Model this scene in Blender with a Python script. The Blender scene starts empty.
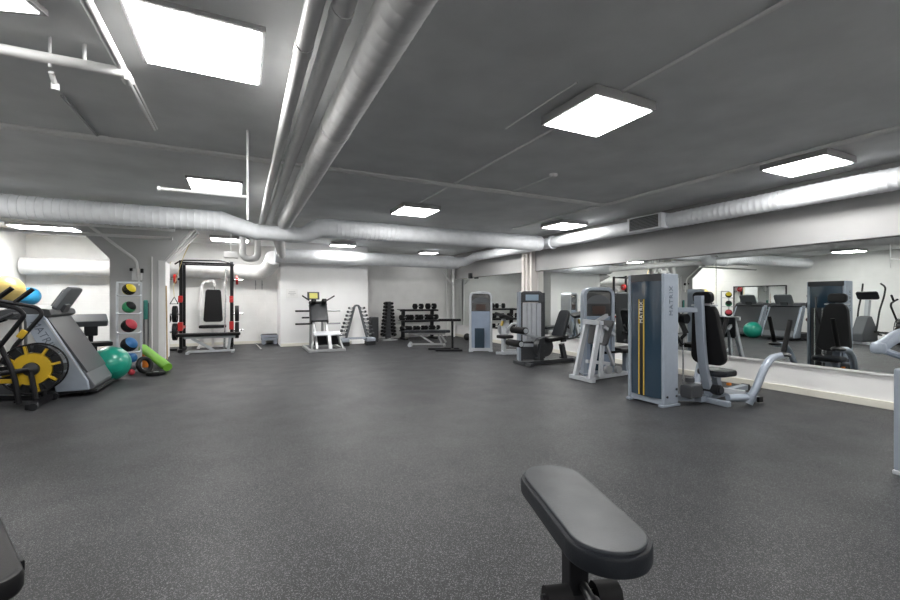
import bpy, bmesh, math, random
from mathutils import Vector, Matrix, Euler
random.seed(7)
C = bpy.context.scene.collection
PI = math.pi
V = Vector

# ------------------------------------------------------------------ materials
def mat(name, col, rough=0.5, metal=0.0, spec=0.5, var=0.0, scale=20.0, bump=0.0, bscale=120.0, coat=0.0, trans=0.0):
    m = bpy.data.materials.new(name); m.use_nodes = True
    nt = m.node_tree; b = nt.nodes['Principled BSDF']
    b.inputs['Base Color'].default_value = (*col, 1)
    b.inputs['Roughness'].default_value = rough
    b.inputs['Metallic'].default_value = metal
    b.inputs['Specular IOR Level'].default_value = spec
    if coat: b.inputs['Coat Weight'].default_value = coat
    tc = nt.nodes.new('ShaderNodeTexCoord')
    if var:
        n = nt.nodes.new('ShaderNodeTexNoise'); n.inputs['Scale'].default_value = scale; n.inputs['Detail'].default_value = 4
        r = nt.nodes.new('ShaderNodeValToRGB')
        r.color_ramp.elements[0].position = 0.3; r.color_ramp.elements[1].position = 0.7
        r.color_ramp.elements[0].color = (*[max(0, c * (1 - var)) for c in col], 1)
        r.color_ramp.elements[1].color = (*[min(1, c * (1 + var)) for c in col], 1)
        nt.links.new(tc.outputs['Object'], n.inputs['Vector']); nt.links.new(n.outputs['Fac'], r.inputs['Fac'])
        nt.links.new(r.outputs['Color'], b.inputs['Base Color'])
    if bump:
        n2 = nt.nodes.new('ShaderNodeTexNoise'); n2.inputs['Scale'].default_value = bscale; n2.inputs['Detail'].default_value = 3
        bp = nt.nodes.new('ShaderNodeBump'); bp.inputs['Strength'].default_value = bump; bp.inputs['Distance'].default_value = 0.01
        nt.links.new(tc.outputs['Object'], n2.inputs['Vector']); nt.links.new(n2.outputs['Fac'], bp.inputs['Height'])
        nt.links.new(bp.outputs['Normal'], b.inputs['Normal'])
    return m

def emit(name, col, s):
    m = bpy.data.materials.new(name); m.use_nodes = True
    nt = m.node_tree; b = nt.nodes['Principled BSDF']
    b.inputs['Base Color'].default_value = (.9, .9, .9, 1)
    b.inputs['Emission Color'].default_value = (*col, 1); b.inputs['Emission Strength'].default_value = s
    return m

def floor_mat():
    m = mat('rubber_floor', (.055, .057, .06), .5, spec=.30)
    nt = m.node_tree; b = nt.nodes['Principled BSDF']
    tc = nt.nodes['Texture Coordinate']
    def noise(s, d):
        n = nt.nodes.new('ShaderNodeTexNoise'); n.inputs['Scale'].default_value = s; n.inputs['Detail'].default_value = d
        nt.links.new(tc.outputs['Object'], n.inputs['Vector']); return n
    def ramp(src, p0, c0, p1, c1):
        r = nt.nodes.new('ShaderNodeValToRGB'); r.color_ramp.elements[0].position = p0; r.color_ramp.elements[1].position = p1
        r.color_ramp.elements[0].color = (*c0, 1); r.color_ramp.elements[1].color = (*c1, 1)
        nt.links.new(src, r.inputs['Fac']); return r
    big = ramp(noise(1.2, 6).outputs['Fac'], .3, (.018, .0195, .022), .7, (.024, .025, .028))
    vo = nt.nodes.new('ShaderNodeTexVoronoi'); vo.inputs['Scale'].default_value = 280
    nt.links.new(tc.outputs['Object'], vo.inputs['Vector'])
    sp = nt.nodes.new('ShaderNodeSeparateColor'); nt.links.new(vo.outputs['Color'], sp.inputs[0])
    fleck = ramp(sp.outputs[0], .78, (0, 0, 0), .86, (1, 1, 1))
    dark = ramp(sp.outputs[1], .0, (1, 1, 1), .35, (0, 0, 0))
    mx = nt.nodes.new('ShaderNodeMixRGB'); mx.inputs[2].default_value = (.13, .132, .137, 1)
    nt.links.new(fleck.outputs[0], mx.inputs[0]); nt.links.new(big.outputs[0], mx.inputs[1])
    mx2 = nt.nodes.new('ShaderNodeMixRGB'); mx2.inputs[2].default_value = (.009, .009, .010, 1)
    nt.links.new(dark.outputs[0], mx2.inputs[0]); nt.links.new(mx.outputs[0], mx2.inputs[1])
    nt.links.new(mx2.outputs[0], b.inputs['Base Color'])
    rr = ramp(noise(2.5, 5).outputs['Fac'], .3, (.44,) * 3, .7, (.52,) * 3)
    nt.links.new(rr.outputs[0], b.inputs['Roughness'])
    bp = nt.nodes.new('ShaderNodeBump'); bp.inputs['Strength'].default_value = .25; bp.inputs['Distance'].default_value = .004
    nt.links.new(sp.outputs[2], bp.inputs['Height']); nt.links.new(bp.outputs[0], b.inputs['Normal'])
    return m

def block_mat(name, col, cs=(.4, .2)):
    """painted block wall: faint mortar relief"""
    m = mat(name, col, .6, var=.04, scale=3)
    nt = m.node_tree; b = nt.nodes['Principled BSDF']
    tc = nt.nodes['Texture Coordinate']
    mp = nt.nodes.new('ShaderNodeMapping'); mp.inputs['Rotation'].default_value = (PI / 2, 0, 0)
    br = nt.nodes.new('ShaderNodeTexBrick'); br.inputs['Scale'].default_value = 1
    br.inputs['Brick Width'].default_value = cs[0]; br.inputs['Row Height'].default_value = cs[1]; br.inputs['Mortar Size'].default_value = .006
    br.inputs['Color1'].default_value = (1, 1, 1, 1); br.inputs['Color2'].default_value = (1, 1, 1, 1); br.inputs['Mortar'].default_value = (0, 0, 0, 1)
    nt.links.new(tc.outputs['Object'], mp.inputs[0]); nt.links.new(mp.outputs[0], br.inputs['Vector'])
    bp = nt.nodes.new('ShaderNodeBump'); bp.inputs['Strength'].default_value = .5; bp.inputs['Distance'].default_value = .006
    nt.links.new(br.outputs['Color'], bp.inputs['Height']); nt.links.new(bp.outputs[0], b.inputs['Normal'])
    return m

M = {
 'floor': floor_mat(),
 'ceil': mat('ceiling_paint', (.80, .81, .81), .8, spec=.2, var=.07, scale=2.2, bump=.15, bscale=14),
 'wall': block_mat('wall_paint', (.86, .86, .85)),
 'wallg': mat('grey_wall_paint', (.40, .40, .40), .7, var=.03, scale=3),
 'wallw': mat('white_panel', (.88, .88, .88), .5, var=.02, scale=3),
 'col': mat('column_paint', (.52, .525, .53), .7, var=.03, scale=4),
 'cream': mat('cream_trim', (.78, .76, .68), .5),
 'white': mat('white_paint', (.82, .82, .82), .45, var=.02, scale=6),
 'pink': mat('pipe_white', (.74, .71, .68), .5, var=.03, scale=8),
 'duct': mat('duct_paint', (.86, .885, .92), .5, var=.05, scale=9),
 'ductg': mat('duct_grey_paint', (.72, .72, .72), .5, metal=.0, var=.06, scale=9),
 'pipe': mat('conduit_paint', (.82, .82, .81), .5),
 'mirror': mat('mirror_glass', (.80, .83, .815), .0, metal=1.0),
 'silver': mat('silver_paint', (.32, .365, .43), .38, metal=.25, var=.04, scale=12),
 'silverl': mat('light_silver_paint', (.50, .525, .56), .38, metal=.25, var=.04, scale=12),
 'chrome': mat('chrome', (.75, .75, .76), .18, metal=1.0),
 'steel': mat('grey_steel', (.38, .39, .40), .4, metal=.6),
 'navy': mat('navy_shroud', (.018, .040, .065), .12, spec=.55, coat=.5),
 'bluesil': mat('blue_grey_shroud', (.27, .33, .43), .35, metal=.1, var=.05, scale=7),
 'dark': mat('dark_plastic', (.014, .015, .017), .4, spec=.35),
 'glass': mat('dark_window', (.05, .05, .05), .06, spec=.8, coat=.6),
 'dgrey': mat('dark_grey_plastic', (.045, .048, .053), .42, spec=.4),
 'mgrey': mat('mid_grey_plastic', (.10, .108, .118), .45, spec=.4),
 'vinyl': mat('black_vinyl', (.008, .008, .009), .45, spec=.22, bump=.06, bscale=300),
 'vinylg': mat('grey_black_vinyl', (.014, .016, .020), .38, spec=.28, var=.2, scale=9, bump=.08, bscale=260),
 'vinylpad': mat('worn_vinyl', (.036, .040, .047), .38, spec=.27, var=.3, scale=9, bump=.06, bscale=260),
 'foam': mat('black_foam', (.008, .008, .009), .65, spec=.18),
 'rubber': mat('black_rubber', (.008, .008, .009), .5, spec=.22),
 'rack': mat('black_steel', (.008, .008, .010), .42, spec=.25),
 'red': mat('red_paint', (.50, .02, .02), .35),
 'yellow': mat('yellow_plastic', (.62, .40, .02), .4),
 'gold': mat('gold_stripe', (.62, .45, .08), .4),
 'black': mat('stripe_black', (.01, .01, .01), .35),
 'mark': mat('white_mark', (.80, .80, .80), .5),
 'letter': mat('dark_letter', (.10, .12, .15), .5),
 'green': mat('green_ball_vinyl', (.01, .28, .20), .3, coat=.2),
 'blueb': mat('blue_ball_vinyl', (.02, .25, .48), .3, coat=.2),
 'goldb': mat('gold_ball_vinyl', (.45, .34, .11), .35, coat=.2),
 'lime': mat('lime_foam', (.17, .42, .035), .6, var=.06, scale=30),
 'orange': mat('orange_foam', (.75, .22, .02), .6),
 'mblue': mat('med_blue', (.02, .13, .33), .5), 'mred': mat('med_red', (.42, .03, .05), .5),
 'mgreen': mat('med_green', (.02, .22, .09), .5), 'myel': mat('med_yellow', (.62, .50, .02), .5),
 'mgr': mat('med_grey', (.16, .16, .18), .5),
 'tan': mat('tan_wood', (.52, .38, .22), .6, var=.1, scale=40),
 'strap': mat('strap_yellow', (.66, .54, .22), .7),
 'teal': mat('teal_rubber', (.03, .20, .17), .5),
 'maroon': mat('maroon', (.10, .025, .03), .5),
 'placbrown': mat('placard_brown', (.05, .026, .02), .35),
 'paper': mat('paper', (.85, .85, .84), .6), 'ink': mat('ink_grey', (.35, .35, .36), .6),
 'lemon': mat('placard_yellow', (.66, .62, .15), .5),
 'screen': mat('lcd_screen', (.30, .40, .50), .15),
 'ledge': mat('step_grey', (.30, .33, .38), .6),
 'lamp': emit('lamp_diffuser', (1, .985, .96), 42),
 'lampd': emit('lamp_diffuser_dim', (1, .985, .96), 9),
}

# ------------------------------------------------------------------ mesh builder
def frames(pts, closed=False, up=None):
    n = len(pts); T = []
    for i in range(n):
        if closed: t = pts[(i + 1) % n] - pts[i - 1]
        else: t = pts[min(i + 1, n - 1)] - pts[max(i - 1, 0)]
        T.append(t.normalized())
    out = []
    if up is not None:
        for t in T:
            s = t.cross(up).normalized(); out.append((s, s.cross(t).normalized()))
        return out
    a = V((0, 0, 1)) if abs(T[0].z) < .9 else V((1, 0, 0))
    s = T[0].cross(a).normalized()
    for i, t in enumerate(T):
        s = (s - t * s.dot(t)).normalized(); out.append((s, t.cross(s).normalized()))
    return out

def fillet(pts, rad, n=6):
    pts = [V(p) for p in pts]; out = [pts[0]]
    for i in range(1, len(pts) - 1):
        a, b, c = pts[i - 1], pts[i], pts[i + 1]
        r = min(rad, (a - b).length * .48, (c - b).length * .48)
        p0 = b + (a - b).normalized() * r; p1 = b + (c - b).normalized() * r
        for k in range(n + 1):
            t = k / n; out.append(p0 * (1 - t) ** 2 + b * 2 * t * (1 - t) + p1 * t * t)
    out.append(pts[-1]); return out

def rrect(lx, ly, r, n=6):
    r = min(r, lx / 2 - 1e-4, ly / 2 - 1e-4); o = []
    for cx, cy, a0 in ((lx / 2 - r, ly / 2 - r, 0), (-lx / 2 + r, ly / 2 - r, PI / 2), (-lx / 2 + r, -ly / 2 + r, PI), (lx / 2 - r, -ly / 2 + r, 1.5 * PI)):
        for k in range(n + 1):
            a = a0 + PI / 2 * k / n; o.append((cx + r * math.cos(a), cy + r * math.sin(a)))
    return o

class MB:
    def __init__(s, mtx=None): s.bm = bmesh.new(); s.M = mtx or Matrix(); s.mi = 0
    def _add(s, t, mtx=None):
        bmesh.ops.recalc_face_normals(t, faces=t.faces)
        t.transform(s.M @ mtx if mtx is not None else s.M)
        for f in t.faces: f.material_index = s.mi; f.smooth = True
        me = bpy.data.meshes.new('t'); t.to_mesh(me); t.free(); s.bm.from_mesh(me); bpy.data.meshes.remove(me); return s
    def box(s, c, size, rot=(0, 0, 0), bev=0.0, seg=2):
        t = bmesh.new(); bmesh.ops.create_cube(t, size=1)
        bmesh.ops.scale(t, vec=size, verts=t.verts)
        if bev: bmesh.ops.bevel(t, geom=list(t.edges), offset=min(bev, min(size) * .45), segments=seg, affect='EDGES', profile=.5)
        return s._add(t, Matrix.Translation(c) @ Euler(rot).to_matrix().to_4x4())
    def beam(s, p0, p1, w, h, up=(0, 0, 1), bev=.006):
        p0, p1 = V(p0), V(p1); d = p1 - p0; L = d.length; d.normalize(); up = V(up)
        if abs(d.dot(up)) > .98: up = V((0, 1, 0))
        sd = d.cross(up).normalized(); u = sd.cross(d)
        t = bmesh.new(); bmesh.ops.create_cube(t, size=1); bmesh.ops.scale(t, vec=(L, w, h), verts=t.verts)
        if bev: bmesh.ops.bevel(t, geom=list(t.edges), offset=min(bev, min(w, h) * .4), segments=2, affect='EDGES', profile=.5)
        m = Matrix((d, sd, u)).transposed().to_4x4(); m.translation = (p0 + p1) / 2
        return s._add(t, m)
    def rings(s, rs, closed=False, cap=True):
        t = bmesh.new(); R = [[t.verts.new(p) for p in r] for r in rs]; n = len(rs[0])
        for i in range(len(R) if closed else len(R) - 1):
            a, b = R[i], R[(i + 1) % len(R)]
            for k in range(n): t.faces.new((a[k], a[(k + 1) % n], b[(k + 1) % n], b[k]))
        if cap and not closed: t.faces.new(R[0][::-1]); t.faces.new(R[-1])
        return s._add(t)
    def tube(s, pts, r, seg=10, closed=False, fil=0.0, cap=True):
        pts = fillet(pts, fil) if fil else [V(p) for p in pts]
        fr = frames(pts, closed); rr = r if isinstance(r, (list, tuple)) else [r] * len(pts)
        return s.rings([[p + (a * math.cos(2 * PI * k / seg) + b * math.sin(2 * PI * k / seg)) * q for k in range(seg)] for p, (a, b), q in zip(pts, fr, rr)], closed, cap)
    def cyl(s, p0, p1, r, r2=None, seg=20): return s.tube([p0, p1], [r, r if r2 is None else r2], seg)
    def sweep(s, pts, w, h, up, fil=0.0, cr=.012, n=6):
        pts = fillet(pts, fil, n) if fil else [V(p) for p in pts]
        sec = rrect(w, h, cr, 2)
        return s.rings([[p + a * x + b * y for x, y in sec] for p, (a, b) in zip(pts, frames(pts, up=V(up)))])
    def pad(s, c, size, rot=(0, 0, 0), cr=.05, bev=.015, n=6, taper=1.0, mtx=None):
        lx, ly, h = size; L = []
        for z, i in ((-h / 2, bev), (-h / 2 + bev * .3, bev * .3), (-h / 2 + bev, 0), (h / 2 - bev, 0), (h / 2 - bev * .3, bev * .3), (h / 2, bev)):
            L.append([V((x, y * (1 + (taper - 1) * (x / lx + .5)), z)) for x, y in rrect(lx - 2 * i, ly - 2 * i, max(cr - i, .004), n)])
        m = mtx if mtx is not None else Matrix.Translation(c) @ Euler(rot).to_matrix().to_4x4()
        o = s.M; s.M = o @ m; s.rings(L); s.M = o; return s
    def lathe(s, prof, seg=28, mtx=None):
        o = s.M
        if mtx is not None: s.M = o @ mtx
        s.rings([[V((max(r, 1e-4) * math.cos(2 * PI * k / seg), max(r, 1e-4) * math.sin(2 * PI * k / seg), z)) for k in range(seg)] for r, z in prof]); s.M = o; return s
    def sphere(s, c, r, seg=28):
        return s.lathe([(r * math.sin(PI * k / 16), -r * math.cos(PI * k / 16)) for k in range(17)], seg, Matrix.Translation(c))
    def poly(s, p2, plane, off, th, bev=0.0):
        f = {'xz': lambda a, b, c: V((a, c, b)), 'xy': lambda a, b, c: V((a, b, c)), 'yz': lambda a, b, c: V((c, a, b))}[plane]
        t = bmesh.new(); A = [t.verts.new(f(a, b, off)) for a, b in p2]; B = [t.verts.new(f(a, b, off + th)) for a, b in p2]
        n = len(p2); t.faces.new(A[::-1]); t.faces.new(B)
        for k in range(n): t.faces.new((A[k], A[(k + 1) % n], B[(k + 1) % n], B[k]))
        if bev: bmesh.ops.bevel(t, geom=list(t.edges), offset=bev, segments=2, affect='EDGES', profile=.5)
        return s._add(t)
    def build(s, name, m, parent=None, ang=35):
        me = bpy.data.meshes.new(name); s.bm.to_mesh(me); s.bm.free()
        for x in (m if isinstance(m, (list, tuple)) else [m]): me.materials.append(M[x] if isinstance(x, str) else x)
        me.set_sharp_from_angle(angle=math.radians(ang))
        o = bpy.data.objects.new(name, me); C.objects.link(o)
        if parent is not None: o.parent = parent
        if len(me.polygons) < 6000:
            wn = o.modifiers.new('normals', 'WEIGHTED_NORMAL'); wn.keep_sharp = True; wn.weight = 80
        return o

def tag(o, label=None, cat=None, group=None, kind=None):
    for k, v in (('label', label), ('category', cat), ('group', group), ('kind', kind)):
        if v: o[k] = v
    return o
def thing(name, loc, label, cat, rz=0, group=None):
    o = bpy.data.objects.new(name, None); C.objects.link(o); o.location = loc; o.rotation_euler = (0, 0, rz); o.empty_display_size = .1
    return tag(o, label, cat, group)
def struct(name, mb, m): return tag(mb.build(name, m), kind='structure')
def copy_tree(o, parent=None):
    c = o.copy(); C.objects.link(c)
    if parent is not None: c.parent = parent
    for ch in list(o.children): copy_tree(ch, c)
    return c
def lettering(text, size, mtx, m, parent, depth=.002, spacing=1.0):
    cu = bpy.data.curves.new('txt', 'FONT'); cu.body = text; cu.size = size; cu.extrude = depth; cu.align_x = 'CENTER'; cu.align_y = 'CENTER'; cu.space_character = spacing
    t = bpy.data.objects.new('txt', cu); C.objects.link(t)
    dg = bpy.context.evaluated_depsgraph_get(); me = bpy.data.meshes.new_from_object(t.evaluated_get(dg))
    bpy.data.objects.remove(t); me.transform(mtx); me.materials.clear(); me.materials.append(M[m])
    o = bpy.data.objects.new('lettering', me); C.objects.link(o); o.parent = parent; return o
def axes(x, y, loc):
    x = V(x).normalized(); y = V(y).normalized(); z = x.cross(y).normalized(); y = z.cross(x)
    m = Matrix((x, y, z)).transposed().to_4x4(); m.translation = loc; return m
def mrot(loc, rz): return Matrix.Translation(loc) @ Matrix.Rotation(rz, 4, 'Z')

# ------------------------------------------------------------------ the setting
X0, X1, Y0, Y1, ZC = -4.6, 6.65, -3.0, 13.4, 2.8
struct('floor', MB().box(((X0 + X1) / 2, (Y0 + Y1) / 2, -.05), (X1 - X0 + .4, Y1 - Y0 + .4, .1)), 'floor')
struct('ceiling', MB().box(((X0 + X1) / 2, (Y0 + Y1) / 2, ZC + .1), (X1 - X0 + .4, Y1 - Y0 + .4, .2)), 'ceil')
struct('wall_right', MB().box((X1 + .1, (Y0 + Y1) / 2, 1.4), (.2, Y1 - Y0 + .4, 2.8)), 'wallw')
struct('wall_left', MB().box((X0 - .1, (Y0 + Y1) / 2, 1.4), (.2, Y1 - Y0 + .4, 2.8)), 'wall')
struct('wall_back', MB().box(((X0 + X1) / 2, Y1 + .1, 1.4), (X1 - X0, .2, 2.8)), 'wall')
struct('wall_front', MB().box(((X0 + X1) / 2, Y0 - .1, 1.4), (X1 - X0, .2, 2.8)), 'wall')
struct('wall_middle', MB().box((2.095, 12.8, 1.4), (2.37, 1.2, 2.8)), 'wallw')
struct('trim_1', MB().box((6.61, (Y0 + Y1) / 2, 2.385), (.08, Y1 - Y0, .83), bev=.008), 'wallg')      # header above the mirrors
struct('trim_2', MB().box((6.635, (Y0 + Y1) / 2, .39), (.03, Y1 - Y0, .018), bev=.004), 'white')      # ledge below the mirrors
struct('baseboard_right', MB().box((6.635, (Y0 + Y1) / 2, .045), (.03, Y1 - Y0, .09), bev=.006), 'cream')
struct('baseboard_back', MB().box((-1.85, 13.39, .04), (5.5, .02, .08)), 'cream')
struct('baseboard_middle', MB().box((2.095, 12.19, .04), (2.37, .02, .08)), 'cream')

# column with flared head beside the weight rack
mb = MB()
def lvl(x0, x1, y0, y1, z): return [V((x0, y0, z)), V((x1, y0, z)), V((x1, y1, z)), V((x0, y1, z))]
mb.rings([lvl(-2.41, -1.49, 10.7, 11.25, 0), lvl(-2.41, -1.49, 10.7, 11.25, 2.08), lvl(-2.98, -.92, 10.35, 11.6, ZC)])
tag(mb.build('column', 'col'), kind='structure')
# pier on the mirror wall
mb = MB(); mb.box((6.55, 8.82, 1.4), (.2, .42, 2.8), bev=.01)
tag(mb.build('column', 'pink'), kind='structure')

# white steel edge guard; slanted strips paint the flared head's lit underside
mb = MB()
mb.box((-1.53, 10.69, 1.04), (.12, .025, 2.08), bev=.006); mb.box((-1.475, 10.97, 1.04), (.025, .58, 2.08), bev=.006)
for y0, y1, w_ in ((10.74, 10.46, .10), (10.92, 10.85, .10), (11.08, 11.22, .10)):
    mb.beam((-1.475, y0, 2.06), (-.92, y1, 2.75), w_, .04, (-.78, 0, .62))
tag(mb.build('corner_guard_lit_strips', 'white'), 'white steel column guard with strips painting the lit flared head by the weight rack', 'guard')

# mirrors
for y0, y1, lb in ((-.9, 4.135, 'large wall mirror panel behind the chest press with its long seam edge'),
                   (4.145, 8.58, 'large wall mirror panel between the chest press and the wall pier'),
                   (9.06, 13.3, 'wall mirror panel between the wall pier and the corner pole')):
    tag(MB().box((6.645, (y0 + y1) / 2, 1.19), (.012, y1 - y0, 1.56)).build('wall_mirror', 'mirror'), lb, 'mirror')

wm = MB().box((-4.59, 9.5, 1.14), (.012, 1.8, 1.24)).build('wall_mirror', 'mirror'); tag(wm, 'black framed mirror on the alcove side wall, itself seen in the big mirror', 'mirror')
f = MB()
for y in (8.58, 10.42): f.box((-4.585, y, 1.14), (.03, .04, 1.32))
for z in (.5, 1.78): f.box((-4.585, 9.5, z), (.03, 1.88, .04))
f.build('mirror_frame', 'dark', wm)
# ------------------------------------------------------------------ ceiling lights
def light(x, y, z, label, sx=.6, sy=.6, deep=.07, rz=0, m='lamp', lip=.011):
    t = thing('ceiling_light', (x, y, z), label, 'ceiling light', rz, 'square ceiling light panels')
    f = MB()
    for s_ in (-1, 1):
        f.box((s_ * (sx / 2 + .012), 0, deep / 2), (.024, sy + .048, deep)); f.box((0, s_ * (sy / 2 + .012), deep / 2), (sx, .024, deep))
    f.box((0, 0, deep - .008), (sx, sy, .016))
    f.build('frame', 'wallg', t)
    MB().box((0, 0, .011 - lip / 2), (sx - .002, sy - .002, .01 + lip)).build('diffuser', m, t)  # glowing lip hangs below the frame, added to brighten the ceiling
    return t
ZL = 2.715
light(-.225, 2.97, 2.772, 'square ceiling light between the slim white pipe and the paired pipes', .64, .64, .028)
light(2.56, 2.56, ZL, 'square boxed ceiling light on the long straight conduit, alone amid open ceiling', .57, .57)
light(5.57, 2.48, ZL, 'square boxed ceiling light beside the wall duct nearest the chest press', .57, .57)
light(5.76, 6.62, ZL, 'square boxed ceiling light by the wall duct and its duct junction')
light(2.58, 6.62, ZL, 'square ceiling light just before the cross duct over the room middle')
light(-.32, 6.5, 2.772, 'square ceiling light beside the hanging white rail before the cross duct', .6, .6, .028)
light(-1.33, 2.74, 2.75, 'dimmer turned light panel by the sprinkler pipe end', deep=.03, rz=-.3, m='lampd')
light(-.28, 11.75, ZL, 'ceiling light panel above the black power rack', .8, .5)
light(2.40, 11.45, ZL - .02, 'ceiling light panel before the white wall block and hack squat', .6, .3)
light(2.3, 9.7, ZL, 'ceiling light panel hidden just behind the cross duct middle')
light(5.3, 9.45, ZL, 'ceiling light panel behind the cross duct near the wall pier')
light(-.6, 9.9, ZL, 'ceiling light panel behind the cross duct by the column head', m='lampd')
light(5.25, 12.3, ZL, 'ceiling light panel above the three tier dumbbell rack', .5, .4, m='lampd')
light(-3.62, 11.5, ZL, 'ceiling light panel in the alcove beside the flared column', 1.0, .6)
light(-3.3, 6.3, ZL, 'ceiling light panel above the cardio machines')
for x, y, lb in ((-3.3, 2.6, 'ceiling light near the side wall by the bench end'), (-.3, -1.4, 'ceiling light behind the photographer by the paired pipes'), (2.56, -1.4, 'middle ceiling light behind the photographer'), (5.6, -1.4, 'ceiling light behind the photographer by the wall duct')):
    light(x, y, ZL, lb)

# ------------------------------------------------------------------ ducts and pipes
def ridged(p0, p1, r, step=.09, h=.005):
    p0, p1 = V(p0), V(p1); L = (p1 - p0).length; n = max(1, int(L / step)); P = []; R = []
    for i in range(n):
        for f, q in ((0, r), (.82, r), (.88, r + h), (.97, r + h)):
            P.append(p0.lerp(p1, (i + f) / n)); R.append(q)
    P.append(p1); R.append(r); return P, R
def duct(name, segs, m, label, cat='duct', seg=24, rings_at=()):
    mb = MB(); P = []; R = []
    for s_ in segs:
        P += s_[0]; R += s_[1]
    mb.tube(P, R, seg)
    for p, d, r, w in rings_at:
        p = V(p); d = V(d).normalized(); mb.cyl(p - d * w / 2, p + d * w / 2, r, seg=seg)
    return tag(mb.build(name, m, ang=50), label, cat)
YD = 7.9
sL = ridged((-4.55, YD, 2.535), (-.32, YD, 2.535), .165)
sM = ([V((.2, YD, 2.40)), V((.82, YD, 2.40))], [.128, .128])
bend = fillet([(.82, YD, 2.40), (1.0, YD, 2.40), (1.2, YD, 2.55), (1.45, YD, 2.55)], .12)
sB = (bend, [.128 + (.172 - .128) * i / (len(bend) - 1) for i in range(len(bend))])
sR1 = ridged((1.46, YD, 2.55), (2.7, YD, 2.55), .172, .075, .006)
sR2 = ([V((2.75, YD, 2.55)), V((6.15, YD, 2.55))], [.172, .172])
duct('air_duct', [sL, sM, sB, sR1, sR2], 'duct', 'long white ribbed air duct crossing the room below the ceiling with a dropped middle', rings_at=[((3.55, YD, 2.55), (1, 0, 0), .176, .05), ((.22, YD, 2.40), (1, 0, 0), .14, .04), ((.80, YD, 2.40), (1, 0, 0), .14, .04), ((6.02, YD, 2.55), (1, 0, 0), .182, .05)])
d2 = ridged((6.3, -2.8, 2.55), (6.3, 4.55, 2.55), .122, .08, .005)
d2b = ([V((6.3, 4.6, 2.55)), V((6.3, 11.25, 2.55))], [.122, .122])
d2c = fillet([(6.3, 11.3, 2.53), (6.3, 11.8, 2.45), (5.9, 11.85, 2.42)], .35); 
t = duct('air_duct', [d2, d2b, (d2c, [.122 + .04 * i / (len(d2c) - 1) for i in range(len(d2c))])], 'duct', 'white round air duct running along the mirror wall with a grille box', rings_at=[((6.3, 7.62, 2.55), (0, 1, 0), .15, .06), ((6.3, 3.1, 2.55), (0, 1, 0), .13, .04)])
g = MB(); g.box((6.2, 5.02, 2.55), (.24, .68, .25), bev=.008); gb = g.build('grille_box', 'duct', t)
g = MB()
for i in range(9): g.box((6.073, 5.02, 2.455 + i * .024), (.016, .56, .009), (0, .5, 0))
g.build('louvre', 'steel', gb)
MB().box((6.083, 5.02, 2.55), (.01, .57, .2)).build('louvre_shade', 'dgrey', gb)  # dark plate stands in for the shade behind the louvres
duct('air_duct', [([V((.75, 11.85, 2.41)), V((6.05, 11.85, 2.41))], [.182, .182])], 'duct', 'smooth white duct above the white wall block and dumbbell racks', rings_at=[((5.75, 11.85, 2.41), (1, 0, 0), .2, .25), ((3.3, 11.85, 2.41), (1, 0, 0), .187, .04)])
e = fillet([(-.2, 13.05, 2.04), (.55, 13.05, 2.04), (.68, 12.3, 2.2), (.72, 11.95, 2.35)], .4, 8)
duct('air_duct', [([V((-4.55, 13.05, 2.04))], [.2]), (e, [.2] * len(e))], 'ductg', 'grey white duct low along the back wall behind the power rack', rings_at=[((-2.9, 13.05, 2.04), (1, 0, 0), .206, .04), ((.1, 13.05, 2.04), (1, 0, 0), .208, .05)])
duct('air_duct', [([V((.55, 8.05, 2.41)), V((.9, 11.68, 2.41))], [.1, .1])], 'ductg', 'short grey branch duct behind the dropped part of the cross duct')
duct('air_duct', [ridged((.64, -2.5, 2.565), (.64, 7.76, 2.565), .112, .10, .0015)], 'ductg', 'thick ribbed round duct running beside the two paired pipes', rings_at=[((.64, 3.3, 2.565), (0, 1, 0), .118, .03)])
def pipe(pts, r, label, m='white', name='pipe', fil=0, extra=(), seg=14):
    mb = MB(); mb.tube(pts, r, seg, fil=fil)
    for p0, p1, q in extra: mb.cyl(p0, p1, q, seg=14)
    return tag(mb.build(name, m), label, 'pipe')
pipe([(.30, -2.6, 2.63), (.30, 8.6, 2.63)], .045, 'straight white pipe, outer one of the pair beside the ribbed duct', extra=[((.3, 2.4, 2.63), (.3, 2.5, 2.63), .05)])
pipe([(.425, -2.6, 2.63), (.425, 8.6, 2.63)], .052, 'white pipe with dark coupling running between the outer pipe and ribbed duct', extra=[((.425, 2.02, 2.63), (.425, 2.1, 2.63), .057)])
pipe([(-.68, -1.5, 2.7), (-.68, 3.44, 2.7)], .026, 'white pipe above the sprinkler pipe end, beside the square light', extra=[((-.68, 3.36, 2.7), (-.68, 3.46, 2.7), .034), ((-.68, 3.44, 2.7), (-.68, 4.36, 2.7), .012), ((-.66, 3.44, 2.712), (-.66, 4.36, 2.712), .008), ((-.68, 2.6, 2.7), (-.68, 2.6, 2.8), .008)])
pipe([(-4.5, 3.28, 2.67), (-.66, 3.28, 2.67)], .032, 'white sprinkler pipe crossing near the ceiling with hangers and a drop head', extra=[((-1.02, 3.28, 2.62), (-1.02, 3.28, 2.8), .008), ((-1.02, 3.30, 2.60), (-1.02, 3.36, 2.55), .014), ((-1.02, 3.36, 2.52), (-1.02, 3.36, 2.56), .02), ((-.86, 3.28, 2.7), (-.86, 3.28, 2.8), .01)])
pipe([(-4.5, 5.03, 2.775), (5.25, 5.03, 2.775)], .017, 'grey conduit crossing the ceiling, nearer one of two side by side', 'pipe', 'conduit', extra=[((x, 5.03, 2.775), (x + .05, 5.03, 2.775), .024) for x in (-1.2, 1.0, 2.5, 3.6)])
pipe([(-4.5, 5.12, 2.775), (5.25, 5.12, 2.775)], .014, 'grey conduit crossing the ceiling, farther one of two side by side', 'pipe', 'conduit')
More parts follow.
